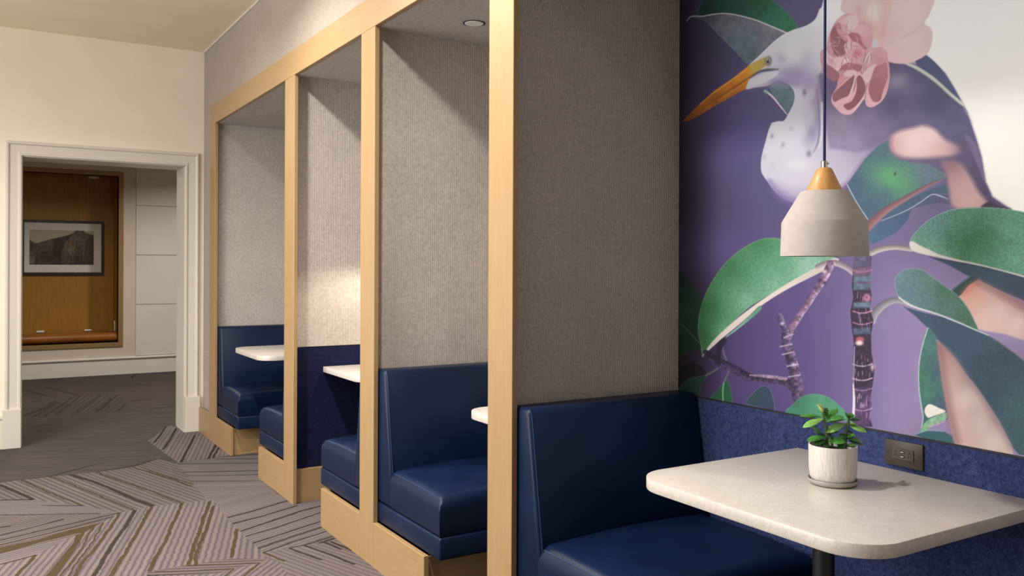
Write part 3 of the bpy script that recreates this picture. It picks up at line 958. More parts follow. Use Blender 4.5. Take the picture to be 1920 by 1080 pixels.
def leaf(b, t, w, thick, mat, up=(0, 0, 1)):
    """plump oval leaf from b to t"""
    ax = (t - b)
    L = ax.length
    ax.normalize()
    upv = Vector(up)
    side = ax.cross(upv)
    if side.length < 0.1: side = ax.cross(Vector((1, 0, 0)))
    side.normalize()
    nrm = side.cross(ax).normalized()
    bm = bmesh.new()
    NS, NA = 11, 10
    rings = []
    for i in range(NS):
        s = i / (NS - 1)
        hw = w * math.sin(math.pi * min(0.985, s ** 1.25)) ** 0.62
        hw = max(hw, w * 0.10)
        hh = thick * max(0.12, math.sin(math.pi * (0.06 + 0.9 * s)))
        bend = -0.12 * L * (s ** 2)
        c = b + ax * (L * s) + nrm * bend
        rings.append([bm.verts.new(c + side * (hw * math.cos(2 * math.pi * k / NA)) + nrm * (hh * math.sin(2 * math.pi * k / NA) + 0.22 * hw * math.cos(2 * math.pi * k / NA) ** 2)) for k in range(NA)])
    fs = []
    for A, B in zip(rings[:-1], rings[1:]):
        for k in range(NA): fs.append(bm.faces.new((A[k], A[(k + 1) % NA], B[(k + 1) % NA], B[k])))
    fs += [bm.faces.new(rings[0][::-1]), bm.faces.new(rings[-1])]
    bmesh.ops.recalc_face_normals(bm, faces=fs)
    return link('leaf', bm, LEAFM[mat], pl, True)


for pts, r in (([(468, 520, 0), (465, 450, 0), (448, 370, -.004), (432, 300, -.004), (425, 235, -.004), (395, 185, -.006)], (0.0042, 0.004, 0.0036, 0.0034, 0.003, 0.0026)),
               ([(655, 520, .012), (665, 440, .012), (672, 380, .010), (685, 310, .008), (690, 250, .006)], (0.0046, 0.0044, 0.0042, 0.0036, 0.0028)),
               ([(560, 530, .03), (540, 470, .03), (520, 430, .03)], (0.0036, 0.0034, 0.003))):
    bm = bmesh.new()
    p3 = [plantpt(*p) for p in pts]
    p3[0].z -= 0.02
    tube(bm, p3, list(r), 8)
    link('stem', bm, STEMM, pl, True)
LV = [  # base, tip, half width px (crop), tone, depth base, depth tip
    ((425, 285), (215, 335), 26, 'light', -.004, -.020), ((415, 268), (222, 244), 17, 'mid', 0, .012),
    ((440, 290), (600, 190), 26, 'mid', 0, .02), ((450, 300), (602, 245), 27, 'mid', -.004, -.016),
    ((428, 240), (472, 182), 20, 'dark', 0, .004), ((425, 225), (395, 205), 24, 'mid', -.004, -.012),
    ((415, 222), (362, 128), 30, 'bud', -.008, -.016), ((418, 225), (395, 135), 24, 'bud', -.008, .0), ((425, 250), (500, 225), 18, 'dark', .004, .02),
    ((655, 335), (452, 388), 30, 'light', .010, -.014), ((690, 290), (660, 220), 24, 'dark', .008, .004),
    ((695, 280), (722, 235), 20, 'mid', .006, .010), ((700, 305), (815, 288), 20, 'dark', .01, .02),
    ((700, 365), (832, 392), 24, 'light', .008, -.012), ((705, 345), (925, 415), 20, 'mid', .012, .045),
    ((690, 335), (752, 325), 14, 'light', .008, 0), ((660, 300), (500, 320), 16, 'mid', .012, .04),
    ((455, 460), (262, 468), 28, 'mid', 0, -.014), ((440, 440), (358, 405), 24, 'dark', 0, .014),
    ((450, 490), (330, 505), 26, 'dark', 0, -.02), ((470, 470), (335, 340), 16, 'dark', .01, .035),
    ((475, 500), (612, 480), 40, 'mid', -.004, -.022), ((500, 450), (650, 405), 26, 'dark', .025, .05),
    ((490, 440), (590, 520), 26, 'dark', .01, -.01), ((620, 550), (735, 515), 24, 'light', .004, -.016),
    ((675, 480), (800, 490), 34, 'mid', .010, -.006), ((690, 500), (845, 535), 24, 'dark', .012, .01),
    ((660, 470), (720, 430), 24, 'mid', .012, -.008), ((660, 440), (600, 470), 24, 'dark', .012, 0),
    ((660, 400), (770, 440), 18, 'dark', .014, .03), ((460, 400), (540, 430), 20, 'dark', .004, .03),
    ((655, 460), (560, 545), 30, 'dark', .01, -.02), ((470, 505), (400, 545), 28, 'dark', .0, -.02),
]
for (b, t, w, tone, d0, d1) in LV:
    leaf(plantpt(*b, d0), plantpt(*t, d1), w / 5.143 / 698.0 * 1.5, 0.0040, tone, (random.uniform(-.3, .3), random.uniform(-.5, -.2), 0.8))

# ------------------------------------------------------------------ niche: picture, bench, small fittings
pic = empty('framed_picture', (-0.645, 11.985, 1.555))
tag(pic, 'dark framed black and white mountain picture hanging in the brown niche', 'picture')
pw, ph = 0.450, 0.333
bm = bmesh.new()
f = 0.026
for b in ((-pw, pw, ph - f, ph), (-pw, pw, -ph, -ph + f), (-pw, -pw + f, -ph + f, ph - f), (pw - f, pw, -ph + f, ph - f)):
    box(bm, b[0], b[1], -0.030, 0.014, b[2], b[3], 0.002, 1)
link('frame', bm, MT['frame'], pic)
nbox('mount', MT['mat'], -pw + f, pw - f, -0.008, 0.010, -ph + f, ph - f, pic)
PICT = dict(x0=-0.368, x1=0.338, z0=-0.213, z1=0.213, y=-0.0095)

b = empty('niche_bench', (NX0, YF, NZ0))
tag(b, 'tan leather bench cushion with a rolled front edge filling the bottom of the niche', 'bench')
L_ = NX1 - NX0
bm = bmesh.new()
prof = [(0.06, 0.002)]
for i in range(13):
    a = math.radians(-90 - 180 * i / 12)
    prof.append((0.075 + 0.058 * math.cos(a), 0.06 + 0.058 * math.sin(a)))
prof += [(0.2, 0.112), (0.44, 0.106), (0.44, 0.002)]
prism(bm, prof, 'x', 0.006, L_ - 0.006)
link('seat_cushion', bm, MT['tan'], b, True, angle=40)

for x, z in ((-0.892, 0.522), (-0.365, 0.522)):
    bm = bmesh.new()
    box(bm, -0.040, 0.040, -0.012, 0, -0.011, 0.011, 0.003, 2)
    o = link('wall_clip', bm, MT['white_plastic'], None, True, (x, NY, z))
    tag(o, 'small pale clip above the tan niche cushion, ' + ('farther from' if x < -0.6 else 'closer to') + ' the niche side panel', 'clip', 'pale clips above the niche bench')
bm = bmesh.new()
box(bm, -0.010, 0, -0.016, 0.016, -0.065, 0.065, 0.003, 2)
o = link('wall_clip', bm, MT['white_plastic'], None, True, (NX1, 11.83, 0.575))
tag(o, 'upright pale clip on the side panel of the niche', 'clip', 'pale clips above the niche bench')
o = empty('niche_downlight', (-0.33, 11.80, NZ1))
tag(o, 'small round downlight set in the top of the brown niche', 'light')
bm = bmesh.new(); lathe(bm, [(0.0, 0), (0.060, 0), (0.060, -0.012), (0.050, -0.018), (0.038, -0.018)], 0, 0, 32)
link('trim_ring', bm, MT['white_plastic'], o, True, angle=30)
bm = bmesh.new(); lathe(bm, [(0.038, -0.018), (0.030, -0.008), (0.0, -0.006)], 0, 0, 24)
link('lens', bm, MT['white_plastic'], o, True)
# ------------------------------------------------------------------ printed artwork (flat prints on their panels)
class Print:
    """paints flat shapes into a grid of sample points; U, V are artwork coordinates of the samples"""
    def __init__(self, U, V):
        self.U, self.V = U, V
        self.C = np.zeros(U.shape + (3,))

    @staticmethod
    def vnoise(U, V, scale, seed=0, octv=3):
        out = np.zeros(U.shape)
        amp, tot = 1.0, 0.0
        r = np.random.default_rng(seed)
        for o in range(octv):
            g = r.random((257, 257))
            x, y = U / scale, V / scale
            xi, yi = np.floor(x).astype(int), np.floor(y).astype(int)
            fx, fy = x - xi, y - yi
            fx, fy = fx * fx * (3 - 2 * fx), fy * fy * (3 - 2 * fy)
            a, b = xi % 256, yi % 256
            out += amp * ((g[b, a] * (1 - fx) + g[b, a + 1] * fx) * (1 - fy) + (g[b + 1, a] * (1 - fx) + g[b + 1, a + 1] * fx) * fy)
            tot += amp
            amp *= 0.55
            scale /= 2.1
        return out / tot

    def box_of(self, x0, x1, y0, y1):
        m = (self.U >= x0) & (self.U <= x1) & (self.V >= y0) & (self.V <= y1)
        return np.nonzero(m)

    @staticmethod
    def spline(P, n=6, closed=True):
        P = np.asarray(P, float)
        N = len(P)
        out = []
        rng = range(N) if closed else range(N - 1)
        for i in rng:
            if closed: p0, p1, p2, p3 = P[i - 1], P[i], P[(i + 1) % N], P[(i + 2) % N]
            else: p0, p1, p2, p3 = P[max(i - 1, 0)], P[i], P[i + 1], P[min(i + 2, N - 1)]
            for k in range(n):
                t = k / n
                out.append(0.5 * ((2 * p1) + (p2 - p0) * t + (2 * p0 - 5 * p1 + 4 * p2 - p3) * t * t + (3 * p1 - p0 - 3 * p2 + p3) * t ** 3))
        if not closed: out.append(P[-1])
        return np.array(out)

    def put(self, idx, a, col):
        a = a[:, None]
        self.C[idx] = self.C[idx] * (1 - a) + np.asarray(col) * a

    def tone(self, x, y, fill):
        """fill: one colour, or [(colour, point), ...] blended by inverse distance"""
        if isinstance(fill, tuple): return np.array(fill, float)[None] / 255.0
        w = [1.0 / ((x - p[0]) ** 2 + (y - p[1]) ** 2 + 260.0) for _c, p in fill]
        W = sum(w)
        return sum((wi / W)[:, None] * np.array(c, float)[None] / 255.0 for wi, (c, _p) in zip(w, fill))

    def poly(self, pts, fill, soft=1.2, smooth=True, n=5, rim=None, mott=None, alpha=1.0):
        P = self.spline(pts, n) if smooth else np.asarray(pts, float)
        pad = soft + 2
        idx = self.box_of(P[:, 0].min() - pad, P[:, 0].max() + pad, P[:, 1].min() - pad, P[:, 1].max() + pad)
        x, y = self.U[idx], self.V[idx]
        if x.size == 0: return
        inside = np.zeros(x.shape, bool)
        d2 = np.full(x.shape, 1e12)
        Q = np.roll(P, -1, 0)
        for (ax, ay), (bx, by) in zip(P, Q):
            c = ((ay > y) != (by > y))
            if by != ay: inside ^= c & (x < (bx - ax) * (y - ay) / (by - ay) + ax)
            dx, dy = bx - ax, by - ay
            L = dx * dx + dy * dy
            if L < 1e-9: continue
            t = np.clip(((x - ax) * dx + (y - ay) * dy) / L, 0, 1)
            d2 = np.minimum(d2, (x - ax - t * dx) ** 2 + (y - ay - t * dy) ** 2)
        sd = np.sqrt(d2) * np.where(inside, 1, -1)
        a = np.clip(0.5 + sd / (2 * soft), 0, 1)
        a = a * a * (3 - 2 * a) * alpha
        col = self.tone(x, y, fill)
        if mott:
            amt, sc, seed = mott
            nz = self.vnoise(x, y, sc, seed) - 0.5
            col = np.clip(col * (1 + amt * 2 * nz[:, None]), 0, 1)
        if rim:
            rc_, rw, ra = rim
            f = np.clip(1 - np.abs(sd) / rw, 0, 1)[:, None] * ra
            col = col * (1 - f) + np.array(rc_) / 255.0 * f
        self.put(idx, a, col)

    def line(self, pts, w, col, soft=0.8, n=6, alpha=1.0, col2=None, mott=None):
        P = self.spline(pts, n, closed=False)
        m = len(P)
        ws = np.interp(np.linspace(0, 1, m), np.linspace(0, 1, len(w)), w) if isinstance(w, (list, tuple)) else np.full(m, float(w))
        pad = ws.max() + soft + 2
        idx = self.box_of(P[:, 0].min() - pad, P[:, 0].max() + pad, P[:, 1].min() - pad, P[:, 1].max() + pad)
        x, y = self.U[idx], self.V[idx]
        if x.size == 0: return
        best = np.full(x.shape, -1e9)
        side = np.zeros(x.shape)
        for i in range(m - 1):
            ax, ay = P[i]; bx, by = P[i + 1]
            dx, dy = bx - ax, by - ay
            L = dx * dx + dy * dy
            if L < 1e-9: continue
            t = np.clip(((x - ax) * dx + (y - ay) * dy) / L, 0, 1)
            d = np.hypot(x - ax - t * dx, y - ay - t * dy)
            wv = (ws[i] * (1 - t) + ws[i + 1] * t) / 2
            s = wv - d
            up = s > best
            best = np.where(up, s, best)
            cr_ = ((x - ax) * dy - (y - ay) * dx) / math.sqrt(L) / np.maximum(wv, 0.3)
            side = np.where(up, cr_, side)
        a = np.clip(0.5 + best / (2 * soft), 0, 1) * alpha
        c = np.array(col, float)[None] / 255.0
        if col2 is not None:
            f = np.clip(side * 0.5 + 0.5, 0, 1)[:, None]
            c = c * (1 - f) + np.array(col2, float)[None] / 255.0 * f
        if mott:
            amt, sc, seed = mott
            nz = self.vnoise(x, y, sc, seed, 2) - 0.5
            c = np.clip(c * (1 + amt * 2 * nz[:, None]), 0, 1)
        self.put(idx, a, c)

    def blob(self, x0, y0, rx, ry, col, alpha=1.0, ang=0.0, power=1.0):
        R = max(rx, ry) * 1.9
        idx = self.box_of(x0 - R, x0 + R, y0 - R, y0 + R)
        x, y = self.U[idx] - x0, self.V[idx] - y0
        c, s = math.cos(math.radians(ang)), math.sin(math.radians(ang))
        q = ((x * c + y * s) / rx) ** 2 + ((-x * s + y * c) / ry) ** 2
        a = alpha * np.exp(-(q ** power) * 1.2)
        self.put(idx, a, np.array(col, float)[None] / 255.0)


def to_linear(c):
    c = np.clip(c, 0, 1)
    return np.where(c <= 0.04045, c / 12.92, ((c + 0.055) / 1.055) ** 2.4)


def grid_mesh(name, A, B, pos, col, mat, skirt=None):
    """regular grid of points with a colour per point"""
    nb, na = A.shape
    verts = pos(A.ravel(), B.ravel())
    i = np.arange(nb * na).reshape(nb, na)
    q = np.stack([i[:-1, :-1], i[:-1, 1:], i[1:, 1:], i[1:, :-1]], -1).reshape(-1, 4)
    me = bpy.data.meshes.new(name)
    me.vertices.add(len(verts)); me.vertices.foreach_set('co', verts.astype(np.float32).ravel())
    me.loops.add(q.size); me.loops.foreach_set('vertex_index', q.astype(np.int32).ravel())
    me.polygons.add(len(q)); me.polygons.foreach_set('loop_start', np.arange(0, q.size, 4, dtype=np.int32))
    me.update(calc_edges=True)
    at = me.attributes.new('print', 'FLOAT_COLOR', 'POINT')
    rgba = np.ones((len(verts), 4), np.float32)
    rgba[:, :3] = col.reshape(-1, 3)
    at.data.foreach_set('color', rgba.ravel())
    me.materials.append(mat)
    me.validate()
    o = bpy.data.objects.new(name, me)
    COL.objects.link(o)
    return o


def project(P):
    v = P - EYE
    z = v @ FW
    x = (v @ RT) / z
    y = -(v @ UP) / z
    return 960 + FOC * (x * cr - y * sr), CYH + FOC * (x * sr + y * cr)


# ---- sample grid of the mural: fine where it is seen, coarse past the frame
ys = np.concatenate([np.arange(2.4695, 1.14, -0.0021), np.arange(1.14, 0.5305, -0.012), [0.531]])
zs = np.concatenate([np.arange(0.8685, 2.385, 0.0021), [2.40, 2.4235]])
YY, ZZ = np.meshgrid(ys, zs)
MU, MV = project(np.stack([np.full(YY.size, XB), YY.ravel(), ZZ.ravel()], 1))
art = Print(MU.reshape(YY.shape), MV.reshape(YY.shape))


def T(ox, oy, sc):
    return lambda *p: [(ox + a / sc, oy + b / sc) for a, b in p]


T1, T2, T3, T4 = T(1270, 0, 4.5), T(1520, 0, 4.5), T(1400, 180, 4.909), T(1580, 180, 3.857)
T5, T6, T7, T8, M2 = T(1266, 420, 3.0), T(1540, 440, 3.0), T(1620, 380, 4.5), T(1660, 560, 3.6), T(1260, 400, 2.348)
one = lambda f, a, b: f((a, b))[0]

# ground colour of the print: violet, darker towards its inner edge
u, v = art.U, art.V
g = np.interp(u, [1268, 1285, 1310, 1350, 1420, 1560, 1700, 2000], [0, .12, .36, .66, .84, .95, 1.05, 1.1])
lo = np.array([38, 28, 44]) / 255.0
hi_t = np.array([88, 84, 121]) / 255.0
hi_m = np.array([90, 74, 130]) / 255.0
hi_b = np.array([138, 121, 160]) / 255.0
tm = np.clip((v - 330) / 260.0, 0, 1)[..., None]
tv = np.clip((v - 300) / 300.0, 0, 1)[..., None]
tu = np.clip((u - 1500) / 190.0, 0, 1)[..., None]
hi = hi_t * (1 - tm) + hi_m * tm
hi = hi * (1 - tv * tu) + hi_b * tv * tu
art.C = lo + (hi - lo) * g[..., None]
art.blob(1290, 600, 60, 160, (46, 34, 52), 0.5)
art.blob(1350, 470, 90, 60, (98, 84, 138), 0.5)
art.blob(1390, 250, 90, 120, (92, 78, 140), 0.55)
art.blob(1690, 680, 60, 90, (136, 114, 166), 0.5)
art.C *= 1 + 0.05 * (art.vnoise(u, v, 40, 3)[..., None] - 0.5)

# pale sky
sky = [(1562, -420), (2900, -420), (2900, 470), (1930, 408)] + T4((1250, 838), (1210, 815), (1150, 780), (1080, 730), (1030, 620), (1000, 440), (960, 300), (905, 140)) + T2((1270, 860), (1130, 620), (970, 465), (640, 500), (120, 500))
art.poly(sky, [((244, 245, 246), (1800, 30)), ((246, 243, 237), (1880, 250)), ((246, 240, 231), (1900, 380)), ((242, 244, 245), (1560, 40))], 1.5, smooth=False)

# leaf behind the head
art.poly(T1((170, 100), (260, -60), (480, -120), (700, -60), (790, -5), (870, 55), (955, 140), (1012, 240), (940, 290), (800, 228), (600, 158), (400, 115), (220, 138)),
         [((18, 48, 42), one(T1, 230, 60)), ((30, 72, 66), one(T1, 480, 60)), ((48, 104, 92), one(T1, 800, 170)), ((40, 112, 70), one(T1, 940, 190)), ((24, 78, 48), one(T1, 700, 10))],
         1.0, rim=((96, 140, 128), 2.0, 0.55), mott=(0.14, 4, 5))
art.poly(T1((120, 143), (220, 136), (390, 113), (600, 155), (800, 226), (930, 280), (800, 390), (620, 555), (590, 545), (500, 450), (350, 300), (230, 180)),
         [((70, 68, 78), one(T1, 220, 150)), ((112, 104, 114), one(T1, 450, 180)), ((126, 118, 132), one(T1, 760, 280)), ((84, 100, 112), one(T1, 520, 400)), ((110, 128, 138), one(T1, 520, 320)), ((88, 104, 112), one(T1, 620, 500))],
         1.0, mott=(0.16, 9, 8), rim=((128, 126, 150), 1.6, 0.5))
art.line(T1((75, 182), (100, 148), (140, 134), (200, 138), (300, 120), (390, 113), (500, 126), (650, 166), (800, 226), (925, 282)), [0.8, 1.6, 1.8, 1.8, 2.2, 2.4], (204, 199, 204), 0.6)

# small leaf under the head
art.poly(T1((770, 742), (850, 690), (940, 720), (990, 800), (975, 890), (930, 968), (850, 860)), [((98, 124, 134), one(T1, 850, 760)), ((84, 104, 116), one(T1, 930, 860))], 0.9, rim=((52, 60, 84), 2.2, 0.7), mott=(0.15, 8, 2))
art.line(T1((735, 765), (800, 815), (870, 900), (925, 968)), [3.2, 3.6, 2.6, 1.2], (214, 198, 216), 0.6)
art.blob(*one(T1, 745, 775), 5, 4, (110, 170, 140), 0.8)

# bird: whole pale shape
bird = T1((1330, -1200), (1290, -500), (1228, 0), (1195, 80), (1160, 160), (1090, 212), (1000, 243), (915, 280), (850, 322), (780, 382), (700, 460), (600, 556), (590, 640), (574, 748), (650, 738), (760, 722), (830, 690), (900, 695), (960, 738), (986, 800), (975, 875), (930, 965), (895, 1018), (850, 1022), (795, 1036)) \
    + T3((222, 262), (200, 310), (170, 420), (140, 530), (127, 630), (137, 710), (190, 790), (250, 870), (330, 940), (440, 985), (560, 990), (700, 960), (870, 850), (960, 760), (1080, 590), (1180, 480), (1290, 390)) \
    + T4((420, 260), (700, 200), (900, 140)) + T2((1270, 860), (1130, 620), (970, 470), (900, 200), (600, 20), (420, -400), (300, -1100))
art.poly(bird, [((208, 207, 213), one(T1, 1000, 350)), ((203, 200, 212), one(T3, 350, 550)), ((206, 203, 212), one(T3, 300, 350)), ((176, 166, 190), one(T3, 850, 500)), ((140, 128, 160), one(T3, 1050, 400)), ((196, 190, 204), one(T3, 620, 700)), ((236, 237, 239), one(T2, 200, 60))], 1.1, n=4)

# darker back and wing
body = T2((60, 640), (140, 560), (400, 480), (640, 512), (790, 536), (900, 540), (970, 466), (1130, 620), (1272, 862), (1350, 1030)) + T4((905, 140), (960, 300), (1000, 440), (1030, 620), (1080, 730), (1210, 818), (1000, 812), (800, 806), (745, 640), (700, 540), (560, 490), (390, 462), (320, 330), (240, 365)) + T3((1180, 480), (1000, 520), (760, 480), (700, 200))
art.poly(body, [((98, 84, 122), one(T2, 200, 720)), ((150, 138, 164), one(T3, 850, 260)), ((124, 110, 144), one(T3, 1050, 250)), ((140, 126, 156), one(T3, 900, 430)), ((82, 74, 112), one(T2, 700, 920)), ((74, 72, 108), one(T2, 1100, 800)), ((80, 76, 116), one(T4, 850, 150)), ((76, 66, 100), one(T4, 950, 520)), ((84, 74, 112), one(T2, 780, 580)), ((74, 62, 96), one(T4, 1060, 780))], 5.0, smooth=False, mott=(0.08, 22, 4))
art.blob(*one(T2, 730, 690), 26, 20, (156, 150, 172), 0.75)
art.blob(*one(T2, 850, 760), 34, 14, (112, 104, 136), 0.6, -10)
art.blob(*one(T2, 900, 980), 60, 18, (104, 92, 132), 0.4)
art.poly(T2((880, 525), (970, 466), (1130, 620), (1272, 862), (1180, 780), (1040, 660)), [((74, 80, 118), one(T2, 960, 520)), ((78, 84, 120), one(T2, 1180, 760))], 1.0, mott=(0.06, 20, 4))
art.line(T2((790, 530), (900, 578), (1040, 672), (1170, 790), (1285, 885)), [3, 6.5, 7, 6.5, 5], (200, 204, 192), 0.9)
art.line(T2((880, 580), (1040, 690), (1170, 806), (1262, 885)), [1.5, 1.8, 1.5], (120, 126, 128), 0.8, alpha=0.7)
art.poly(T4((880, 270), (960, 350), (1000, 460), (1028, 630), (980, 520), (920, 380)), (112, 100, 138), 2.0, alpha=0.85)

# neck and breast shading
for x, y, rx, ry, c, a, an in ((950, 640, 34, 12, (150, 138, 178), .8, 20), (830, 700, 30, 7, (146, 134, 172), .75, -10), (880, 500, 9, 7, (170, 162, 186), .7, 0), (1090, 500, 14, 22, (178, 172, 192), .6, 0),
                               (1080, 640, 26, 26, (158, 148, 182), .6, 0), (1070, 780, 4, 7, (92, 86, 116), .8, 0), (1110, 900, 10, 34, (180, 174, 192), .5, 0), (1180, 800, 6, 34, (128, 106, 140), .75, 0), (1020, 560, 16, 10, (172, 164, 190), .6, 0),
                               (700, 680, 22, 8, (206, 202, 214), .8, -25)):
    art.blob(*one(T1, x, y), rx, ry, c, a, an)
for x, y, rx, ry, c, a, an in ((230, 370, 3.5, 5, (142, 142, 156), .9, 0), (330, 450, 4, 6, (152, 152, 164), .85, 20), (570, 530, 5, 7, (120, 118, 138), .9, 0), (405, 300, 5, 5, (176, 175, 186), .8, 0), (160, 560, 4, 5, (168, 168, 180), .8, 0),
                               (600, 340, 12, 22, (138, 130, 164), .85, 8), (560, 420, 10, 10, (164, 158, 180), .7, 0), (650, 220, 8, 24, (144, 136, 166), .8, 0), (420, 560, 10, 14, (196, 194, 204), .6, 0), (310, 590, 12, 16, (190, 188, 200), .5, 0),
                               (620, 60, 8, 16, (152, 142, 168), .7, 0), (560, 200, 10, 14, (184, 180, 194), .6, 0), (240, 650, 8, 12, (186, 184, 196), .6, 0), (480, 640, 26, 14, (214, 211, 218), .7, 0)):
    art.blob(*one(T3, x, y), rx, ry, c, a, an)
art.line(T3((205, 780), (270, 870), (340, 930), (450, 975), (560, 985)), [4, 12, 18, 18, 14], (112, 92, 150), 6, alpha=0.8)
art.line(T3((250, 800), (330, 860), (450, 900), (540, 890)), [6, 16, 20, 16], (164, 154, 186), 9, alpha=0.65)
art.line(T3((656, 40), (664, 200), (666, 320), (648, 440), (610, 520)), [2, 2.4, 3, 2.4, 1.2], (116, 108, 140), 1.4, alpha=0.9)
art.line(T3((690, 60), (692, 200), (690, 340), (670, 470)), [3.5, 4, 4, 2], (218, 208, 214), 1.6, alpha=0.8)
art.line(T3((1276, 405), (1180, 486), (1080, 596), (960, 766), (880, 838)), 8, (122, 100, 140), 5, alpha=0.7)
art.line(T1((600, 558), (700, 462), (780, 384), (850, 324), (915, 282), (1000, 245)), 1.6, (222, 222, 226), 0.9, alpha=0.8)

for x, y, rx, ry, c, a, an in ((900, 690, 40, 8, (128, 114, 160), .6, 12), (1000, 620, 26, 14, (140, 128, 168), .6, 25), (1120, 700, 12, 20, (150, 138, 174), .6, 0), (860, 470, 10, 10, (176, 168, 190), .5, 0)):
    art.blob(*one(T1, x, y), rx, ry, c, a, an)
for x, y, rx, ry, a in ((700, 120, 42, 14, .45),):
    art.blob(*one(T4, x, y), rx, ry, (62, 56, 92), a, 20)

# head: bill, eye
art.poly(T1((700, 498), (600, 552), (480, 648), (300, 770), (180, 880), (60, 1000), (40, 1030), (100, 1018), (180, 975), (330, 885), (480, 802), (572, 752), (600, 676), (660, 612), (740, 556)),
         [((226, 170, 66), one(T1, 660, 560)), ((226, 146, 44), one(T1, 560, 640)), ((214, 132, 40), one(T1, 400, 740)), ((150, 84, 26), one(T1, 480, 780)), ((190, 108, 36), one(T1, 240, 870)), ((120, 66, 34), one(T1, 110, 990)), ((132, 78, 36), one(T1, 330, 870))], 0.9, smooth=False, mott=(0.1, 7, 6))
art.line(T1((600, 655), (480, 735), (330, 830), (200, 920)), [2.6, 3.0, 2.4, 1.2], (138, 74, 28), 1.0, alpha=0.85)
art.line(T1((580, 690), (460, 775), (340, 850)), [2, 2.6, 1.5], (206, 132, 84), 1.0, alpha=0.7)
art.line(T1((560, 600), (420, 702), (290, 795), (190, 885)), [2, 2.4, 2, 1], (244, 184, 84), 1.0, alpha=0.6)
art.poly(T1((604, 556), (690, 506), (740, 480), (750, 540), (700, 585), (640, 622)), [((208, 182, 84), one(T1, 680, 540)), ((150, 138, 74), one(T1, 730, 540))], 2.0, alpha=0.9)
art.line(T1((610, 655), (690, 606), (760, 590), (850, 585)), [2, 4.5, 5.5, 1], (68, 64, 88), 1.8, alpha=0.9)
art.poly(T1((590, 745), (605, 690), (680, 640), (770, 612), (850, 598), (830, 640), (740, 690), (650, 720)), (208, 204, 214), 2.0)
art.blob(*one(T1, 766, 515), 6.6, 9.6, (86, 78, 60), 0.95, 8, 2)
art.blob(*one(T1, 763, 515), 4.4, 7.0, (176, 172, 186), 1.0, 8, 2)
art.blob(*one(T1, 761, 518), 2.6, 4.2, (34, 32, 46), 1.0, 0, 2)
art.blob(*one(T1, 756, 506), 1.0, 1.4, (230, 230, 234), 1.0)

# flower
PINK = (206, 152, 164)
art.poly(T2((640, -60), (1020, -60), (1005, 110), (955, 190), (1012, 240), (1026, 320), (990, 440), (900, 505), (780, 536), (650, 516), (590, 430), (560, 320), (640, 190)), [((224, 208, 208), one(T2, 850, 100)), ((226, 200, 202), one(T2, 850, 400)), ((220, 186, 188), one(T2, 620, 260)), ((222, 190, 194), one(T2, 990, 330)), ((224, 190, 196), one(T2, 720, 490))], 1.2)
art.line(T2((965, 185), (860, 270), (740, 335), (620, 345)), [1, 2.2, 2, 1], (196, 178, 180), 1.6, alpha=0.7)
art.line(T2((1000, 40), (960, 170), (880, 250)), [1, 2, 1], (206, 190, 190), 1.6, alpha=0.6)
art.poly(T2((250, 60), (330, -60), (660, -60), (660, 120), (600, 300), (520, 330), (430, 220), (300, 130)), [((218, 196, 196), one(T2, 330, 60)), ((218, 178, 178), one(T2, 450, 180)), ((222, 186, 182), one(T2, 600, 160))], 2.0)
art.blob(*one(T2, 530, 100), 16, 22, (228, 215, 208), 0.95, 0, 1.6)
art.blob(*one(T2, 480, 230), 14, 12, (208, 160, 164), 0.8, 30)
art.blob(*one(T2, 610, 260), 7, 26, (214, 168, 164), 0.7, 12)
art.blob(*one(T2, 400, 90), 6, 14, (206, 160, 164), 0.6, -10)
for a, b in (((560, 30), (590, 190)), ((640, 20), (610, 230)), ((470, 40), (450, 150)), ((520, 60), (515, 170))):
    art.line(T2(a, b), 1.0, (210, 178, 174), 0.9, alpha=0.7)
art.poly(T2((150, 300), (200, 190), (290, 115), (380, 130), (470, 215), (525, 300), (520, 400), (600, 400), (650, 500), (664, 640), (645, 760), (600, 850), (520, 902), (470, 890), (452, 840), (400, 880), (350, 958), (270, 962), (205, 905), (170, 830), (200, 760), (232, 690), (210, 640), (110, 640), (85, 540), (80, 440), (130, 390)), [(PINK, one(T2, 300, 500)), ((214, 172, 180), one(T2, 430, 300)), ((196, 140, 152), one(T2, 200, 560)), ((214, 170, 178), one(T2, 330, 180))], 1.0, mott=(0.1, 9, 3))
art.poly(T2((300, 140), (380, 130), (400, 200), (350, 260), (300, 220)), (224, 194, 198), 1.5)
art.poly(T2((168, 270), (215, 200), (250, 230), (305, 340), (280, 380), (290, 450), (210, 470), (165, 360)), (152, 96, 110), 0.9)
art.poly(T2((215, 240), (260, 250), (310, 330), (290, 345), (240, 300)), (206, 150, 162), 0.8)
art.poly(T2((200, 210), (240, 190), (260, 230), (225, 245)), (186, 126, 140), 1.0)
art.poly(T2((320, 290), (370, 270), (420, 300), (440, 370), (480, 410), (420, 405), (350, 345)), (178, 108, 120), 0.9)
art.poly(T2((400, 200), (470, 230), (520, 300), (515, 370), (480, 410), (440, 360), (410, 290), (370, 265)), [((222, 178, 186), one(T2, 430, 240)), ((206, 150, 162), one(T2, 490, 370))], 0.9)
art.poly(T2((280, 390), (320, 350), (390, 360), (440, 410), (456, 460), (420, 495), (360, 500), (300, 450)), [((228, 196, 204), one(T2, 330, 390)), ((208, 140, 156), one(T2, 385, 450))], 0.9)
art.blob(*one(T2, 385, 450), 8, 7, (188, 104, 126), 0.9)
art.poly(T2((130, 430), (190, 480), (290, 470), (330, 520), (260, 560), (220, 600), (140, 545)), [((214, 168, 178), one(T2, 200, 520)), ((228, 196, 202), one(T2, 260, 500))], 0.9, mott=(0.2, 6, 9))
art.poly(T2((130, 545), (210, 590), (240, 640), (200, 690), (130, 640)), (158, 104, 118), 1.2)
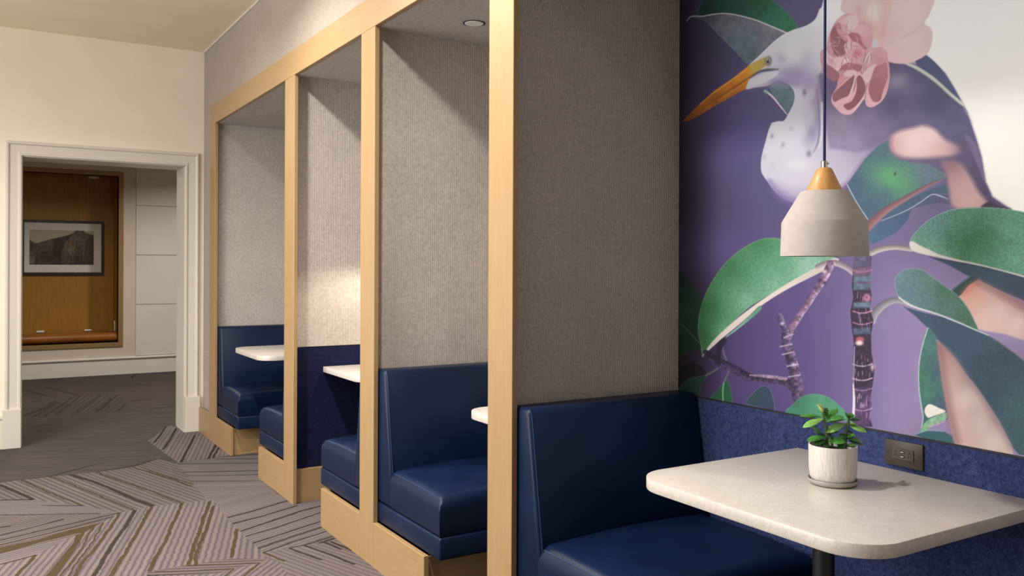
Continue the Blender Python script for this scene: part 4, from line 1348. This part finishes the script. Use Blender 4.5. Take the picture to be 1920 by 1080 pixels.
art.poly(T2((240, 590), (300, 530), (400, 540), (440, 570), (400, 600), (300, 590)), (172, 106, 118), 1.0)
art.poly(T2((280, 610), (340, 588), (385, 605), (360, 640), (290, 645)), (226, 190, 196), 0.9)
art.poly(T2((235, 660), (290, 645), (300, 690), (250, 740), (220, 735)), (214, 150, 160), 0.9)
art.poly(T2((172, 840), (230, 740), (330, 650), (410, 610), (470, 720), (440, 840), (360, 945), (280, 964), (205, 905)), (230, 180, 192), 0.9)
art.poly(T2((185, 800), (250, 730), (340, 650), (375, 640), (370, 740), (330, 800), (260, 830), (195, 858)), (148, 94, 106), 0.9)
art.poly(T2((275, 885), (345, 850), (385, 760), (385, 660), (420, 640), (462, 730), (440, 810), (370, 900), (310, 928)), (146, 90, 100), 0.9)
art.line(T2((372, 660), (350, 750), (310, 830), (220, 880)), [1.2, 4, 5, 4], (234, 186, 196), 0.9)
art.poly(T2((436, 630), (500, 560), (560, 550), (540, 640), (480, 710), (455, 680)), (228, 192, 200), 0.9)
art.poly(T2((540, 560), (640, 515), (664, 630), (645, 760), (600, 850), (520, 902), (470, 888), (458, 830), (478, 720), (510, 640)), [((214, 160, 172), one(T2, 640, 640)), ((232, 184, 194), one(T2, 490, 860))], 0.9)
art.poly(T2((550, 560), (630, 520), (648, 640), (610, 760), (580, 850), (520, 850), (485, 750), (515, 640)), [((188, 124, 134), one(T2, 600, 560)), ((160, 100, 110), one(T2, 540, 760))], 1.0, mott=(0.08, 10, 2))
art.poly(T2((520, 470), (580, 420), (640, 430), (640, 510), (560, 545)), [((214, 166, 174), one(T2, 620, 440)), ((198, 142, 152), one(T2, 560, 530))], 1.2)
for a, b, c in (((510, 430), (470, 480), (425, 600)), ((500, 460), (490, 520), (480, 545)), ((375, 610), (365, 690), (330, 780)), ((470, 740), (450, 820), (360, 940)), ((140, 470), (200, 490), (300, 480))):
    art.line(T2(a, b, c), [1.4, 1.8, 1.0], (232, 214, 214), 0.6)
for a, b in (((460, 440), (440, 560)), ((505, 450), (510, 500)), ((420, 590), (430, 620)), ((345, 690), (320, 780)), ((475, 700), (455, 830))):
    art.line(T2(a, b), 1.0, (110, 84, 84), 0.7, alpha=0.8)

for k in range(70):
    an = random.uniform(0, 2 * math.pi); rr = math.sqrt(random.random())
    cx, cy = 300 + 150 * rr * math.cos(an), 400 + 210 * rr * math.sin(an)
    L = random.uniform(18, 46); t = random.uniform(-1.2, 1.2) + 0.8
    dx, dy = L * math.cos(t), L * math.sin(t)
    art.line(T2((cx - dx, cy - dy), (cx + random.uniform(-10, 10), cy + random.uniform(-10, 10)), (cx + dx, cy + dy)), [0.4, random.uniform(1.0, 2.4), 0.4], random.choice([(232, 204, 210), (222, 180, 188), (168, 108, 120), (140, 88, 102), (226, 194, 200)]), 0.7, alpha=random.uniform(0.35, 0.75))
for k in range(26):
    x = random.uniform(640, 980); y = random.uniform(20, 480)
    art.line(T2((600 + (x - 600) * .35, 340 + (y - 340) * .35), (x, y)), [0.5, 1.6, 0.4], random.choice([(214, 188, 188), (232, 216, 216)]), 1.2, alpha=0.35)
# leaf under the wing
leaf_p = T4((330, 320), (250, 365), (150, 468), (30, 640), (80, 740), (180, 892), (300, 812), (450, 726), (600, 650), (735, 600), (740, 560), (620, 492), (500, 482), (390, 455))
art.poly(leaf_p, [((60, 92, 112), one(T4, 280, 400)), ((58, 84, 112), one(T4, 80, 640)), ((88, 156, 104), one(T4, 330, 590)), ((82, 146, 100), one(T4, 420, 660)), ((60, 84, 112), one(T4, 200, 820)), ((92, 106, 132), one(T4, 600, 560)), ((60, 88, 114), one(T4, 300, 720))], 1.6, smooth=False, mott=(0.10, 3, 12))
art.blob(*one(T4, 340, 590), 32, 20, (90, 164, 104), 0.55, 15)
art.blob(*one(T4, 376, 562), 2, 4, (40, 40, 52), 0.9, 20)
art.line(T4((30, 640), (100, 772), (180, 892)), 1.4, (186, 204, 214), 0.6)
art.poly(T4((190, 985), (280, 900), (450, 828), (640, 712), (760, 712), (790, 790), (690, 772), (500, 812), (465, 900), (390, 985), (215, 1072), (180, 1030)), [((60, 88, 122), one(T4, 300, 950)), ((64, 84, 118), one(T4, 450, 860)), ((84, 84, 116), one(T4, 720, 740)), ((66, 104, 128), one(T4, 220, 1030))], 1.2, smooth=False, mott=(0.08, 10, 6))
art.poly(T4((310, 860), (450, 760), (620, 680), (740, 640), (770, 700), (640, 712), (450, 828), (290, 895)), (62, 90, 114), 2.0, mott=(0.08, 10, 6))
art.line(T4((280, 902), (450, 832), (560, 768), (640, 714), (700, 722), (760, 745)), [1, 1.4, 1.4, 1.6, 2.2, 1], (182, 192, 212), 0.7)
art.line(T4((175, 950), (300, 832), (450, 740), (600, 655), (715, 602)), [15, 13, 9, 6, 2], (164, 118, 112), 1.8, col2=(98, 66, 84))

# soft fingers
art.poly(T4((335, 320), (350, 270), (410, 240), (500, 222), (590, 205), (690, 260), (780, 335), (880, 372), (880, 420), (700, 452), (540, 462), (420, 448), (345, 400)), (96, 72, 104), 9, alpha=0.8)
art.poly(T4((340, 335), (355, 285), (410, 252), (500, 232), (580, 214), (660, 240), (740, 315), (840, 365), (862, 405), (780, 432), (640, 446), (520, 450), (420, 438), (352, 395)), [((226, 204, 198), one(T4, 520, 330)), ((224, 200, 194), one(T4, 620, 290)), ((196, 154, 160), one(T4, 350, 350)), ((206, 168, 164), one(T4, 700, 410)), ((150, 116, 130), one(T4, 850, 395))], 7.0)
art.blob(*one(T4, 880, 395), 16, 18, (84, 70, 104), 0.8)
art.line(T4((362, 290), (352, 340), (368, 400)), [2, 5, 2], (168, 120, 130), 3, alpha=0.7)
art.poly(T4((715, 470), (840, 480), (920, 580), (980, 690), (1060, 790), (1010, 815), (808, 812), (768, 690), (745, 570)), [((120, 90, 106), one(T4, 770, 500)), ((200, 164, 164), one(T4, 850, 680)), ((210, 172, 166), one(T4, 900, 770)), ((176, 134, 136), one(T4, 800, 620))], 7.0)
art.poly(T4((1060, 760), (1110, 790), (1215, 818), (1000, 815)), (58, 44, 66), 2.5)

# big leaf at the outer side
art.line(T7((25, 445), (120, 398), (250, 376), (400, 392)), [10, 10, 9, 9], (206, 198, 190), 1.2, col2=(120, 104, 104))
art.poly(T7((540, 455), (800, 498), (1000, 532), (1350, 626), (1800, 800), (2400, 1150), (2400, 1400), (1700, 990), (1350, 828), (1150, 742), (950, 652), (850, 604), (720, 530)), [((42, 66, 84), one(T7, 800, 540)), ((46, 72, 88), one(T7, 1100, 640)), ((40, 58, 82), one(T7, 1300, 720)), ((40, 54, 80), one(T7, 1330, 800))], 1.4, smooth=False)
art.poly(T7((385, 348), (405, 285), (455, 225), (530, 155), (640, 92), (760, 55), (950, 40), (1150, 46), (1350, 78), (1700, 170), (2300, 420), (2500, 800), (2300, 1050), (1800, 790), (1500, 670), (1350, 622), (1150, 570), (950, 518), (800, 484), (600, 438), (470, 410)),
         [((100, 148, 130), one(T7, 480, 270)), ((98, 132, 148), one(T7, 620, 190)), ((82, 136, 112), one(T7, 800, 130)), ((60, 116, 84), one(T7, 950, 240)), ((58, 110, 74), one(T7, 850, 380)), ((66, 122, 88), one(T7, 1050, 350)), ((92, 146, 120), one(T7, 1200, 260)), ((98, 150, 130), one(T7, 1300, 480)), ((112, 160, 140), one(T7, 600, 390))], 1.0, mott=(0.20, 2.6, 21), rim=((176, 206, 194), 1.8, 0.75))
for k in range(9):
    art.blob(*one(T7, random.uniform(650, 1300), random.uniform(120, 480)), random.uniform(9, 22), random.uniform(6, 14), random.choice([(54, 104, 72), (110, 158, 138), (70, 122, 96)]), 0.3, random.uniform(-40, 40))
art.poly(T7((380, 350), (405, 325), (470, 362), (560, 402), (640, 440), (800, 486), (830, 502), (620, 460), (420, 412)), [((220, 214, 208), one(T7, 430, 370)), ((206, 200, 186), one(T7, 760, 485))], 1.2)
art.line(T7((600, 446), (800, 490), (1000, 532), (1150, 570), (1350, 626), (1600, 720)), [2.5, 2.8, 2.4, 2.4, 2.8, 3], (200, 194, 184), 0.8)

# lower skin, lower leaves
art.poly(T7((790, 790), (830, 735), (880, 690), (960, 648), (1150, 748), (1350, 850), (1700, 1020), (2400, 1450), (2400, 1900), (1700, 1350), (1400, 1180), (1190, 1110), (1030, 1085), (950, 1065), (915, 970), (870, 880)),
         [((198, 130, 116), one(T7, 870, 730)), ((216, 170, 156), one(T7, 900, 840)), ((222, 200, 190), one(T7, 1150, 900)), ((222, 202, 190), one(T7, 1300, 1000)), ((168, 128, 124), one(T7, 1200, 790)), ((150, 112, 116), one(T7, 1340, 862)), ((218, 188, 176), one(T7, 1000, 1000))], 2.2, smooth=False)
art.poly(T7((735, 745), (800, 685), (895, 620), (960, 645), (880, 700), (798, 790)), (36, 62, 62), 1.0)
art.line(T7((740, 742), (800, 690), (890, 628)), 1.6, (94, 124, 128), 0.8)
art.line(T7((65, 1000), (95, 925), (180, 850), (280, 822), (400, 860)), [13, 15, 14, 11, 9], (176, 172, 176), 1.2, col2=(92, 90, 104))
art.poly(T8((120, 55), (250, 92), (400, 128), (620, 212), (720, 264), (860, 362), (1100, 560), (1500, 800), (1500, 1500), (950, 1060), (900, 1052), (852, 1000), (762, 830), (640, 640), (560, 530), (450, 390), (350, 275), (280, 195), (200, 118)),
         [((54, 74, 100), one(T8, 260, 140)), ((50, 74, 98), one(T8, 450, 240)), ((48, 72, 94), one(T8, 600, 450)), ((52, 76, 96), one(T8, 780, 450)), ((46, 72, 94), one(T8, 700, 650)), ((56, 96, 104), one(T8, 850, 720)), ((52, 90, 98), one(T8, 900, 950))], 1.1, smooth=False, mott=(0.12, 5, 30))
art.line(T8((720, 264), (800, 316), (940, 424), (1100, 560)), 2.0, (120, 104, 112), 1.2, alpha=0.8)
art.poly(T7((256, 690), (268, 625), (315, 575), (400, 552), (500, 570), (570, 622), (700, 716), (795, 788), (870, 882), (925, 985), (960, 1080), (850, 1032), (700, 965), (450, 885), (340, 825), (280, 780)),
         [((104, 130, 142), one(T7, 330, 640)), ((96, 122, 142), one(T7, 350, 760)), ((88, 118, 130), one(T7, 500, 820)), ((84, 124, 112), one(T7, 500, 640)), ((62, 108, 78), one(T7, 680, 760)), ((58, 98, 74), one(T7, 850, 950)), ((74, 110, 108), one(T7, 680, 900))], 1.0, mott=(0.14, 2.6, 17), rim=((164, 188, 188), 1.8, 0.7))
art.line(T7((290, 800), (370, 855), (450, 890), (600, 935), (800, 1015), (965, 1085), (1050, 1120)), [2.5, 3.5, 2.6, 2.0, 2.0, 1.4], (208, 212, 208), 0.7)

# leg and narrow leaf at the bottom
art.poly(T8((285, 198), (345, 265), (360, 400), (385, 560), (410, 700), (425, 790), (400, 830), (320, 850), (240, 912), (232, 905), (250, 810), (238, 700), (224, 600), (222, 460), (245, 320)), [((66, 122, 100), one(T8, 270, 300)), ((58, 116, 84), one(T8, 260, 520)), ((62, 124, 96), one(T8, 300, 640)), ((66, 78, 116), one(T8, 350, 480)), ((60, 76, 112), one(T8, 385, 700)), ((64, 104, 116), one(T8, 320, 260))], 1.0, mott=(0.12, 7, 2))
art.line(T8((285, 198), (248, 318), (225, 450), (225, 600), (240, 720), (252, 800), (238, 900)), 1.5, (196, 216, 212), 0.7)
art.poly(T8((262, 760), (278, 722), (305, 714), (360, 738), (405, 762), (330, 790), (285, 802)), (228, 220, 214), 0.9)
art.poly(T8((235, 908), (262, 840), (320, 800), (405, 768), (412, 810), (350, 845), (280, 885)), [((104, 160, 124), one(T8, 270, 860)), ((150, 184, 156), one(T8, 330, 810)), ((120, 150, 128), one(T8, 390, 800))], 0.9, mott=(0.2, 6, 3))
art.line(T8((290, 862), (350, 848), (405, 822)), 2.0, (196, 150, 178), 0.8)
art.poly(T8((195, 920), (280, 892), (400, 898), (450, 930), (470, 985), (300, 960)), (52, 92, 104), 1.0, smooth=False)
art.line(T8((200, 916), (285, 890), (400, 896)), 1.2, (140, 164, 176), 0.7)
art.poly(T8((345, 275), (400, 325), (470, 400), (560, 535), (640, 645), (765, 835), (855, 1005), (860, 1060), (468, 985), (430, 830), (385, 590), (358, 400)), [((150, 104, 104), one(T8, 370, 330)), ((176, 132, 126), one(T8, 400, 420)), ((186, 150, 142), one(T8, 400, 560)), ((222, 202, 194), one(T8, 560, 680)), ((226, 208, 198), one(T8, 650, 850)), ((226, 206, 196), one(T8, 720, 960)), ((190, 152, 148), one(T8, 440, 780)), ((200, 160, 156), one(T8, 490, 930)), ((150, 132, 130), one(T8, 540, 530)), ((160, 128, 134), one(T8, 740, 810))], 3.5, smooth=False)
art.line(T8((580, 555), (650, 650), (765, 830), (845, 985)), [1.0, 1.4, 1.4, 1.0], (196, 200, 206), 0.8, alpha=0.7)

art.line(T8((368, 330), (385, 450), (405, 600), (440, 790), (480, 960)), [8, 10, 12, 14, 14], (126, 92, 92), 7, alpha=0.6)
art.line(T8((410, 345), (480, 430), (560, 545), (640, 655), (755, 835), (845, 1000)), [8, 9, 8, 8, 9, 9], (142, 112, 118), 6, alpha=0.55)
art.line(T7((830, 760), (890, 705), (965, 668)), [6, 9, 6], (190, 110, 96), 6, alpha=0.6)
art.line(T7((960, 668), (1150, 765), (1350, 868), (1600, 985)), [8, 12, 14, 14], (128, 92, 98), 8, alpha=0.7)

# big leaf near the inner edge
art.poly(T5((150, 742), (140, 670), (126, 590), (142, 470), (190, 350), (270, 232), (370, 142), (480, 86), (560, 79), (650, 98), (760, 140), (900, 190), (850, 236), (700, 305), (540, 392), (400, 480), (250, 625), (165, 735)),
         [((56, 116, 72), one(T5, 480, 110)), ((50, 104, 66), one(T5, 300, 240)), ((62, 124, 84), one(T5, 380, 280)), ((84, 146, 108), one(T5, 600, 210)), ((44, 100, 52), one(T5, 180, 470)), ((48, 106, 58), one(T5, 220, 540)), ((40, 92, 44), one(T5, 165, 620)), ((128, 176, 150), one(T5, 560, 360)), ((130, 178, 152), one(T5, 400, 440)), ((124, 176, 146), one(T5, 260, 590)), ((150, 186, 170), one(T5, 740, 240)), ((98, 154, 122), one(T5, 460, 300))], 1.0, mott=(0.13, 2.6, 14), rim=((150, 186, 130), 1.6, 0.7))
art.poly(T5((152, 742), (200, 670), (280, 590), (380, 505), (500, 418), (650, 322), (780, 250), (880, 195), (920, 200), (890, 232), (780, 290), (620, 372), (480, 462), (350, 572), (255, 650), (172, 725)), [((222, 206, 200), one(T5, 500, 440)), ((222, 206, 196), one(T5, 200, 690)), ((198, 186, 180), one(T5, 820, 245))], 0.9)
art.poly(T5((262, 648), (330, 595), (400, 530), (470, 462), (482, 480), (410, 545), (320, 615)), [((132, 170, 160), one(T5, 350, 590)), ((88, 136, 112), one(T5, 460, 480))], 0.8)
art.line(T6((-25, 182), (30, 160), (90, 162), (150, 190), (200, 232)), [9, 10, 11, 11, 11], (196, 184, 186), 1.1, col2=(112, 92, 108))
for k in range(34):
    t = k / 33.0
    bx, by = 190 + 600 * t, 700 - 480 * t + 40 * math.sin(3 * t)
    ex, ey = bx - 60 - 40 * t, by - (120 + 130 * math.sin(math.pi * t))
    art.line(T5((bx, by), ((bx + ex) / 2 + 8, (by + ey) / 2), (ex, ey)), [1.2, 0.9, 0.4], (150, 192, 160), 0.8, alpha=0.16)
# dark leaves at the inner edge
art.poly(T5((-10, 270), (60, 300), (112, 362), (150, 430), (128, 520), (122, 600), (140, 695), (90, 716), (-10, 706)), [((24, 44, 36), one(T5, 30, 350)), ((30, 62, 46), one(T5, 80, 480)), ((26, 52, 38), one(T5, 60, 660))], 1.2, mott=(0.1, 12, 5), rim=((66, 84, 70), 1.4, 0.5))
art.line(T5((-5, 540), (60, 590), (135, 672)), [1, 1.8, 1.8], (70, 98, 78), 0.9)
art.poly(T5((-5, 830), (50, 788), (110, 778), (158, 812), (172, 852), (100, 858), (45, 890), (10, 930)), (30, 24, 36), 1.1, rim=((66, 62, 84), 1.5, 0.5))
art.poly(T5((15, 950), (50, 892), (100, 866), (172, 855), (142, 905), (128, 965)), (32, 62, 52), 1.0, rim=((88, 118, 104), 1.4, 0.6))
art.poly(T5((190, 985), (240, 930), (268, 890), (298, 884), (312, 940), (318, 1010), (260, 1000)), (40, 84, 60), 1.0, rim=((110, 140, 122), 1.3, 0.6))
art.line(T5((268, 1000), (266, 940), (272, 890)), 2.2, (126, 168, 128), 0.8)
art.poly(T5((398, 1010), (430, 958), (480, 914), (522, 918), (546, 965), (556, 1050), (480, 1035)), [((44, 72, 78), one(T5, 450, 980)), ((54, 64, 92), one(T5, 520, 1000))], 1.0, rim=((148, 160, 176), 1.3, 0.7))
for p, w_ in ((((168, 852), (205, 832), (235, 812)), 4), (((272, 888), (288, 850), (302, 825)), 3.5), (((262, 680), (272, 720), (288, 765)), 3), (((250, 690), (262, 660), (280, 640)), 5)):
    art.line(T5(*p), w_, (120, 118, 122), 0.8, col2=(70, 72, 84))
# branches
art.line(T5((170, 722), (235, 772), (320, 812), (420, 862), (540, 876), (640, 900), (700, 985)), [10, 16, 15, 15, 14, 15, 17], (74, 60, 92), 1.1, col2=(36, 30, 54), mott=(0.5, 5, 4))
art.line(T5((238, 772), (242, 720), (252, 680), (275, 655)), [12, 10, 12, 10], (40, 34, 58), 1.0)
art.line(T5((420, 850), (520, 858), (620, 872)), [3, 6, 6], (186, 152, 178), 1.2, alpha=0.75, mott=(0.4, 5, 8))
art.line(T5((690, 975), (680, 880), (655, 770), (625, 670), (630, 610)), [22, 21, 20, 18, 20], (118, 96, 130), 1.0, col2=(60, 44, 76), mott=(0.6, 5, 6))
art.line(T5((640, 605), (700, 512), (780, 392), (840, 292), (875, 225)), [14, 12, 13, 15, 15], (176, 146, 172), 1.0, col2=(96, 70, 104), mott=(0.45, 5, 9))
art.line(T5((620, 600), (600, 560), (586, 518)), [12, 11, 12], (120, 104, 134), 0.9, col2=(56, 46, 80), mott=(0.4, 4, 2))
for a, b in (((588, 690), (655, 676)), ((600, 735), (660, 720)), ((628, 800), (690, 790)), ((636, 860), (700, 850)), ((610, 640), (660, 620))):
    art.line(T5(a, b), 2.4, (196, 178, 204), 0.9, alpha=0.8)
for x, y, c in ((838, 268, (228, 196, 204)), (812, 318, (60, 36, 66)), (838, 330, (70, 40, 70)), (790, 360, (70, 44, 76)), (655, 765, (54, 40, 66)), (665, 790, (206, 190, 212)), (600, 560, (208, 200, 218)), (350, 812, (80, 40, 80))):
    art.blob(*one(T5, x, y), 4.5, 3.6, c, 0.9)
# bottom leaf behind the potted plant
art.poly(M2((512, 886), (535, 838), (575, 806), (630, 795), (690, 812), (745, 855), (790, 905), (770, 915)), [((54, 112, 90), one(M2, 560, 830)), ((82, 150, 118), one(M2, 650, 840)), ((78, 142, 108), one(M2, 720, 880))], 1.0, rim=((128, 176, 152), 1.6, 0.6), mott=(0.08, 10, 3))
# trunk
trunk = T6((186, 120), (176, 200), (170, 290), (178, 350), (162, 432), (168, 520), (180, 600), (178, 700), (178, 830), (180, 960), (172, 1080), (286, 1080), (268, 1020), (270, 930), (284, 860), (298, 760), (280, 660), (278, 560), (292, 480), (270, 420), (282, 340), (268, 280), (280, 120))
art.poly(trunk, (50, 33, 58), 1.0, smooth=False, mott=(0.55, 4.0, 33))
for y0, y1, c in ((120, 185, (92, 90, 124)), (185, 232, (124, 88, 118)), (232, 312, (96, 122, 140)), (382, 412, (98, 128, 142)), (528, 562, (84, 106, 130)), (860, 1080, (84, 60, 100))):
    art.poly(T6((180, y0), (276, y0 - 4), (274, y1 - 4), (178, y1)), c, 3.0, smooth=False, mott=(0.3, 6, 11), alpha=0.85)
art.line(T6((210, 272), (268, 268)), 3, (66, 46, 76), 1.2, alpha=0.8)
for y, c, w_ in ((205, (170, 112, 150), 2), (270, (116, 80, 116), 2), (436, (214, 158, 190), 2.2), (500, (198, 136, 180), 2), (735, (226, 196, 216), 1.8), (815, (206, 176, 208), 2.4), (872, (176, 140, 178), 1.8), (985, (190, 160, 196), 1.8)):
    art.line(T6((176, y - 6), (210, y + 4), (245, y + 4), (284, y - 8)), w_, c, 0.8, alpha=0.85)
for k in range(60):
    x = random.uniform(184, 276); y = random.choice([350, 440, 475, 505, 690, 720, 770, 800, 880, 910, 940, 970, 1010, 1040]) + random.uniform(-14, 14)
    art.line(T6((x, y - random.uniform(8, 20)), (x + random.uniform(-4, 4), y + random.uniform(6, 18))), 1.0, random.choice([(196, 160, 192), (150, 108, 150), (226, 204, 220), (30, 18, 40)]), 0.6, alpha=0.7)
art.blob(*one(T6, 255, 355), 8, 8, (206, 140, 172), 0.95, 0, 2)
art.blob(*one(T6, 252, 352), 4, 4, (128, 70, 104), 0.9)
art.blob(*one(T6, 215, 590), 9, 6, (190, 96, 112), 0.9, 0, 2)
art.blob(*one(T6, 212, 610), 8, 5, (236, 214, 210), 0.95, 0, 2)
art.blob(*one(T6, 286, 745), 4, 8, (222, 190, 206), 0.9)
art.blob(*one(T6, 232, 962), 5, 5, (222, 200, 224), 0.6)
art.line(T6((178, 840), (182, 930), (178, 1030)), [2, 4.5, 5], (226, 220, 230), 0.9)
art.line(T6((185, 630), (182, 740), (180, 840)), 1.4, (190, 180, 204), 0.7)

MURAL_GAIN = np.array([0.86, 0.90, 0.94])
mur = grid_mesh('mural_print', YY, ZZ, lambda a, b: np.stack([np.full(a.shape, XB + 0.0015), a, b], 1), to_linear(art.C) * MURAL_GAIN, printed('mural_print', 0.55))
mroot = empty('mural', (XB, 1.5, 0.868))
tag(mroot, 'wall mural of a white egret, pink peony and rubber plant leaves on violet', 'mural')
mur.parent = mroot
mur.matrix_parent_inverse = Matrix.Translation((-XB, -1.5, -0.868))
bk = nbox('backing', MT['dark_gap'], 0.002, 0.008, 0.531 - 1.5, 2.4695 - 1.5, 0.0005, 2.4235 - 0.868, mroot)

# ---- mountain print in the niche picture
px = np.linspace(0, 1, 180); pz = np.linspace(0, 1, 110)
PXX, PZZ = np.meshgrid(px, pz)
pr = Print(PXX * 524 + 105, (1 - PZZ) * 260 + 640)      # crop coordinates of the picture's image (y 640..900)
uu, vv = pr.U, pr.V
pr.C = (np.array([168, 156, 134])[None, None] / 255.0) * np.ones(uu.shape + (3,))
pr.C *= 0.96 + 0.08 * pr.vnoise(uu, vv, 60, 2)[..., None]
D1, D2 = (44, 36, 32), (74, 62, 52)
pr.poly([(100, 735), (160, 742), (230, 722), (290, 706), (360, 690), (420, 676), (470, 655), (640, 680), (640, 910), (100, 910)], [(D2, (200, 780)), (D1, (330, 820)), ((58, 48, 42), (150, 860))], 5, smooth=False, mott=(0.5, 26, 4))
pr.poly([(360, 910), (365, 800), (390, 730), (440, 680), (480, 640), (500, 610), (560, 652), (632, 676), (640, 910)], [((112, 98, 82), (420, 780)), ((98, 86, 72), (520, 690)), ((60, 50, 44), (590, 760)), ((52, 44, 40), (500, 870)), ((70, 58, 50), (410, 870))], 3, smooth=False, mott=(0.4, 14, 6))
for k in range(26):
    x = random.uniform(370, 625); y = random.uniform(660, 780)
    pr.line([(x, y), (x - random.uniform(5, 25), y + 70), (x - random.uniform(10, 40), y + 140)], [2, 5, 2], random.choice([(132, 118, 98), (40, 34, 30), (88, 76, 64)]), 2.5, alpha=0.5)
pr.poly([(160, 770), (220, 728), (300, 716), (290, 790), (250, 850), (180, 850)], [((92, 80, 68), (230, 750)), ((58, 48, 42), (230, 830))], 4, mott=(0.4, 14, 3))
for k in range(10):
    y = 735 + k * 9
    pr.line([(170 - k * 3, y + 30), (220, y - 4), (290, y)], [1, 3, 1], random.choice([(132, 118, 100), (40, 34, 30)]), 2, alpha=0.6)
pr.poly([(100, 690), (112, 720), (160, 745), (150, 910), (100, 910)], [((70, 58, 50), (120, 760)), ((96, 84, 72), (130, 860))], 4, smooth=False, mott=(0.5, 16, 8))
po = grid_mesh('print', PICT['x0'] + PXX * (PICT['x1'] - PICT['x0']), PICT['z0'] + PZZ * (PICT['z1'] - PICT['z0']), lambda a, b: np.stack([a, np.full(a.shape, PICT['y']), b], 1), to_linear(pr.C), printed('mountain_print', 0.5))
po.parent = pic
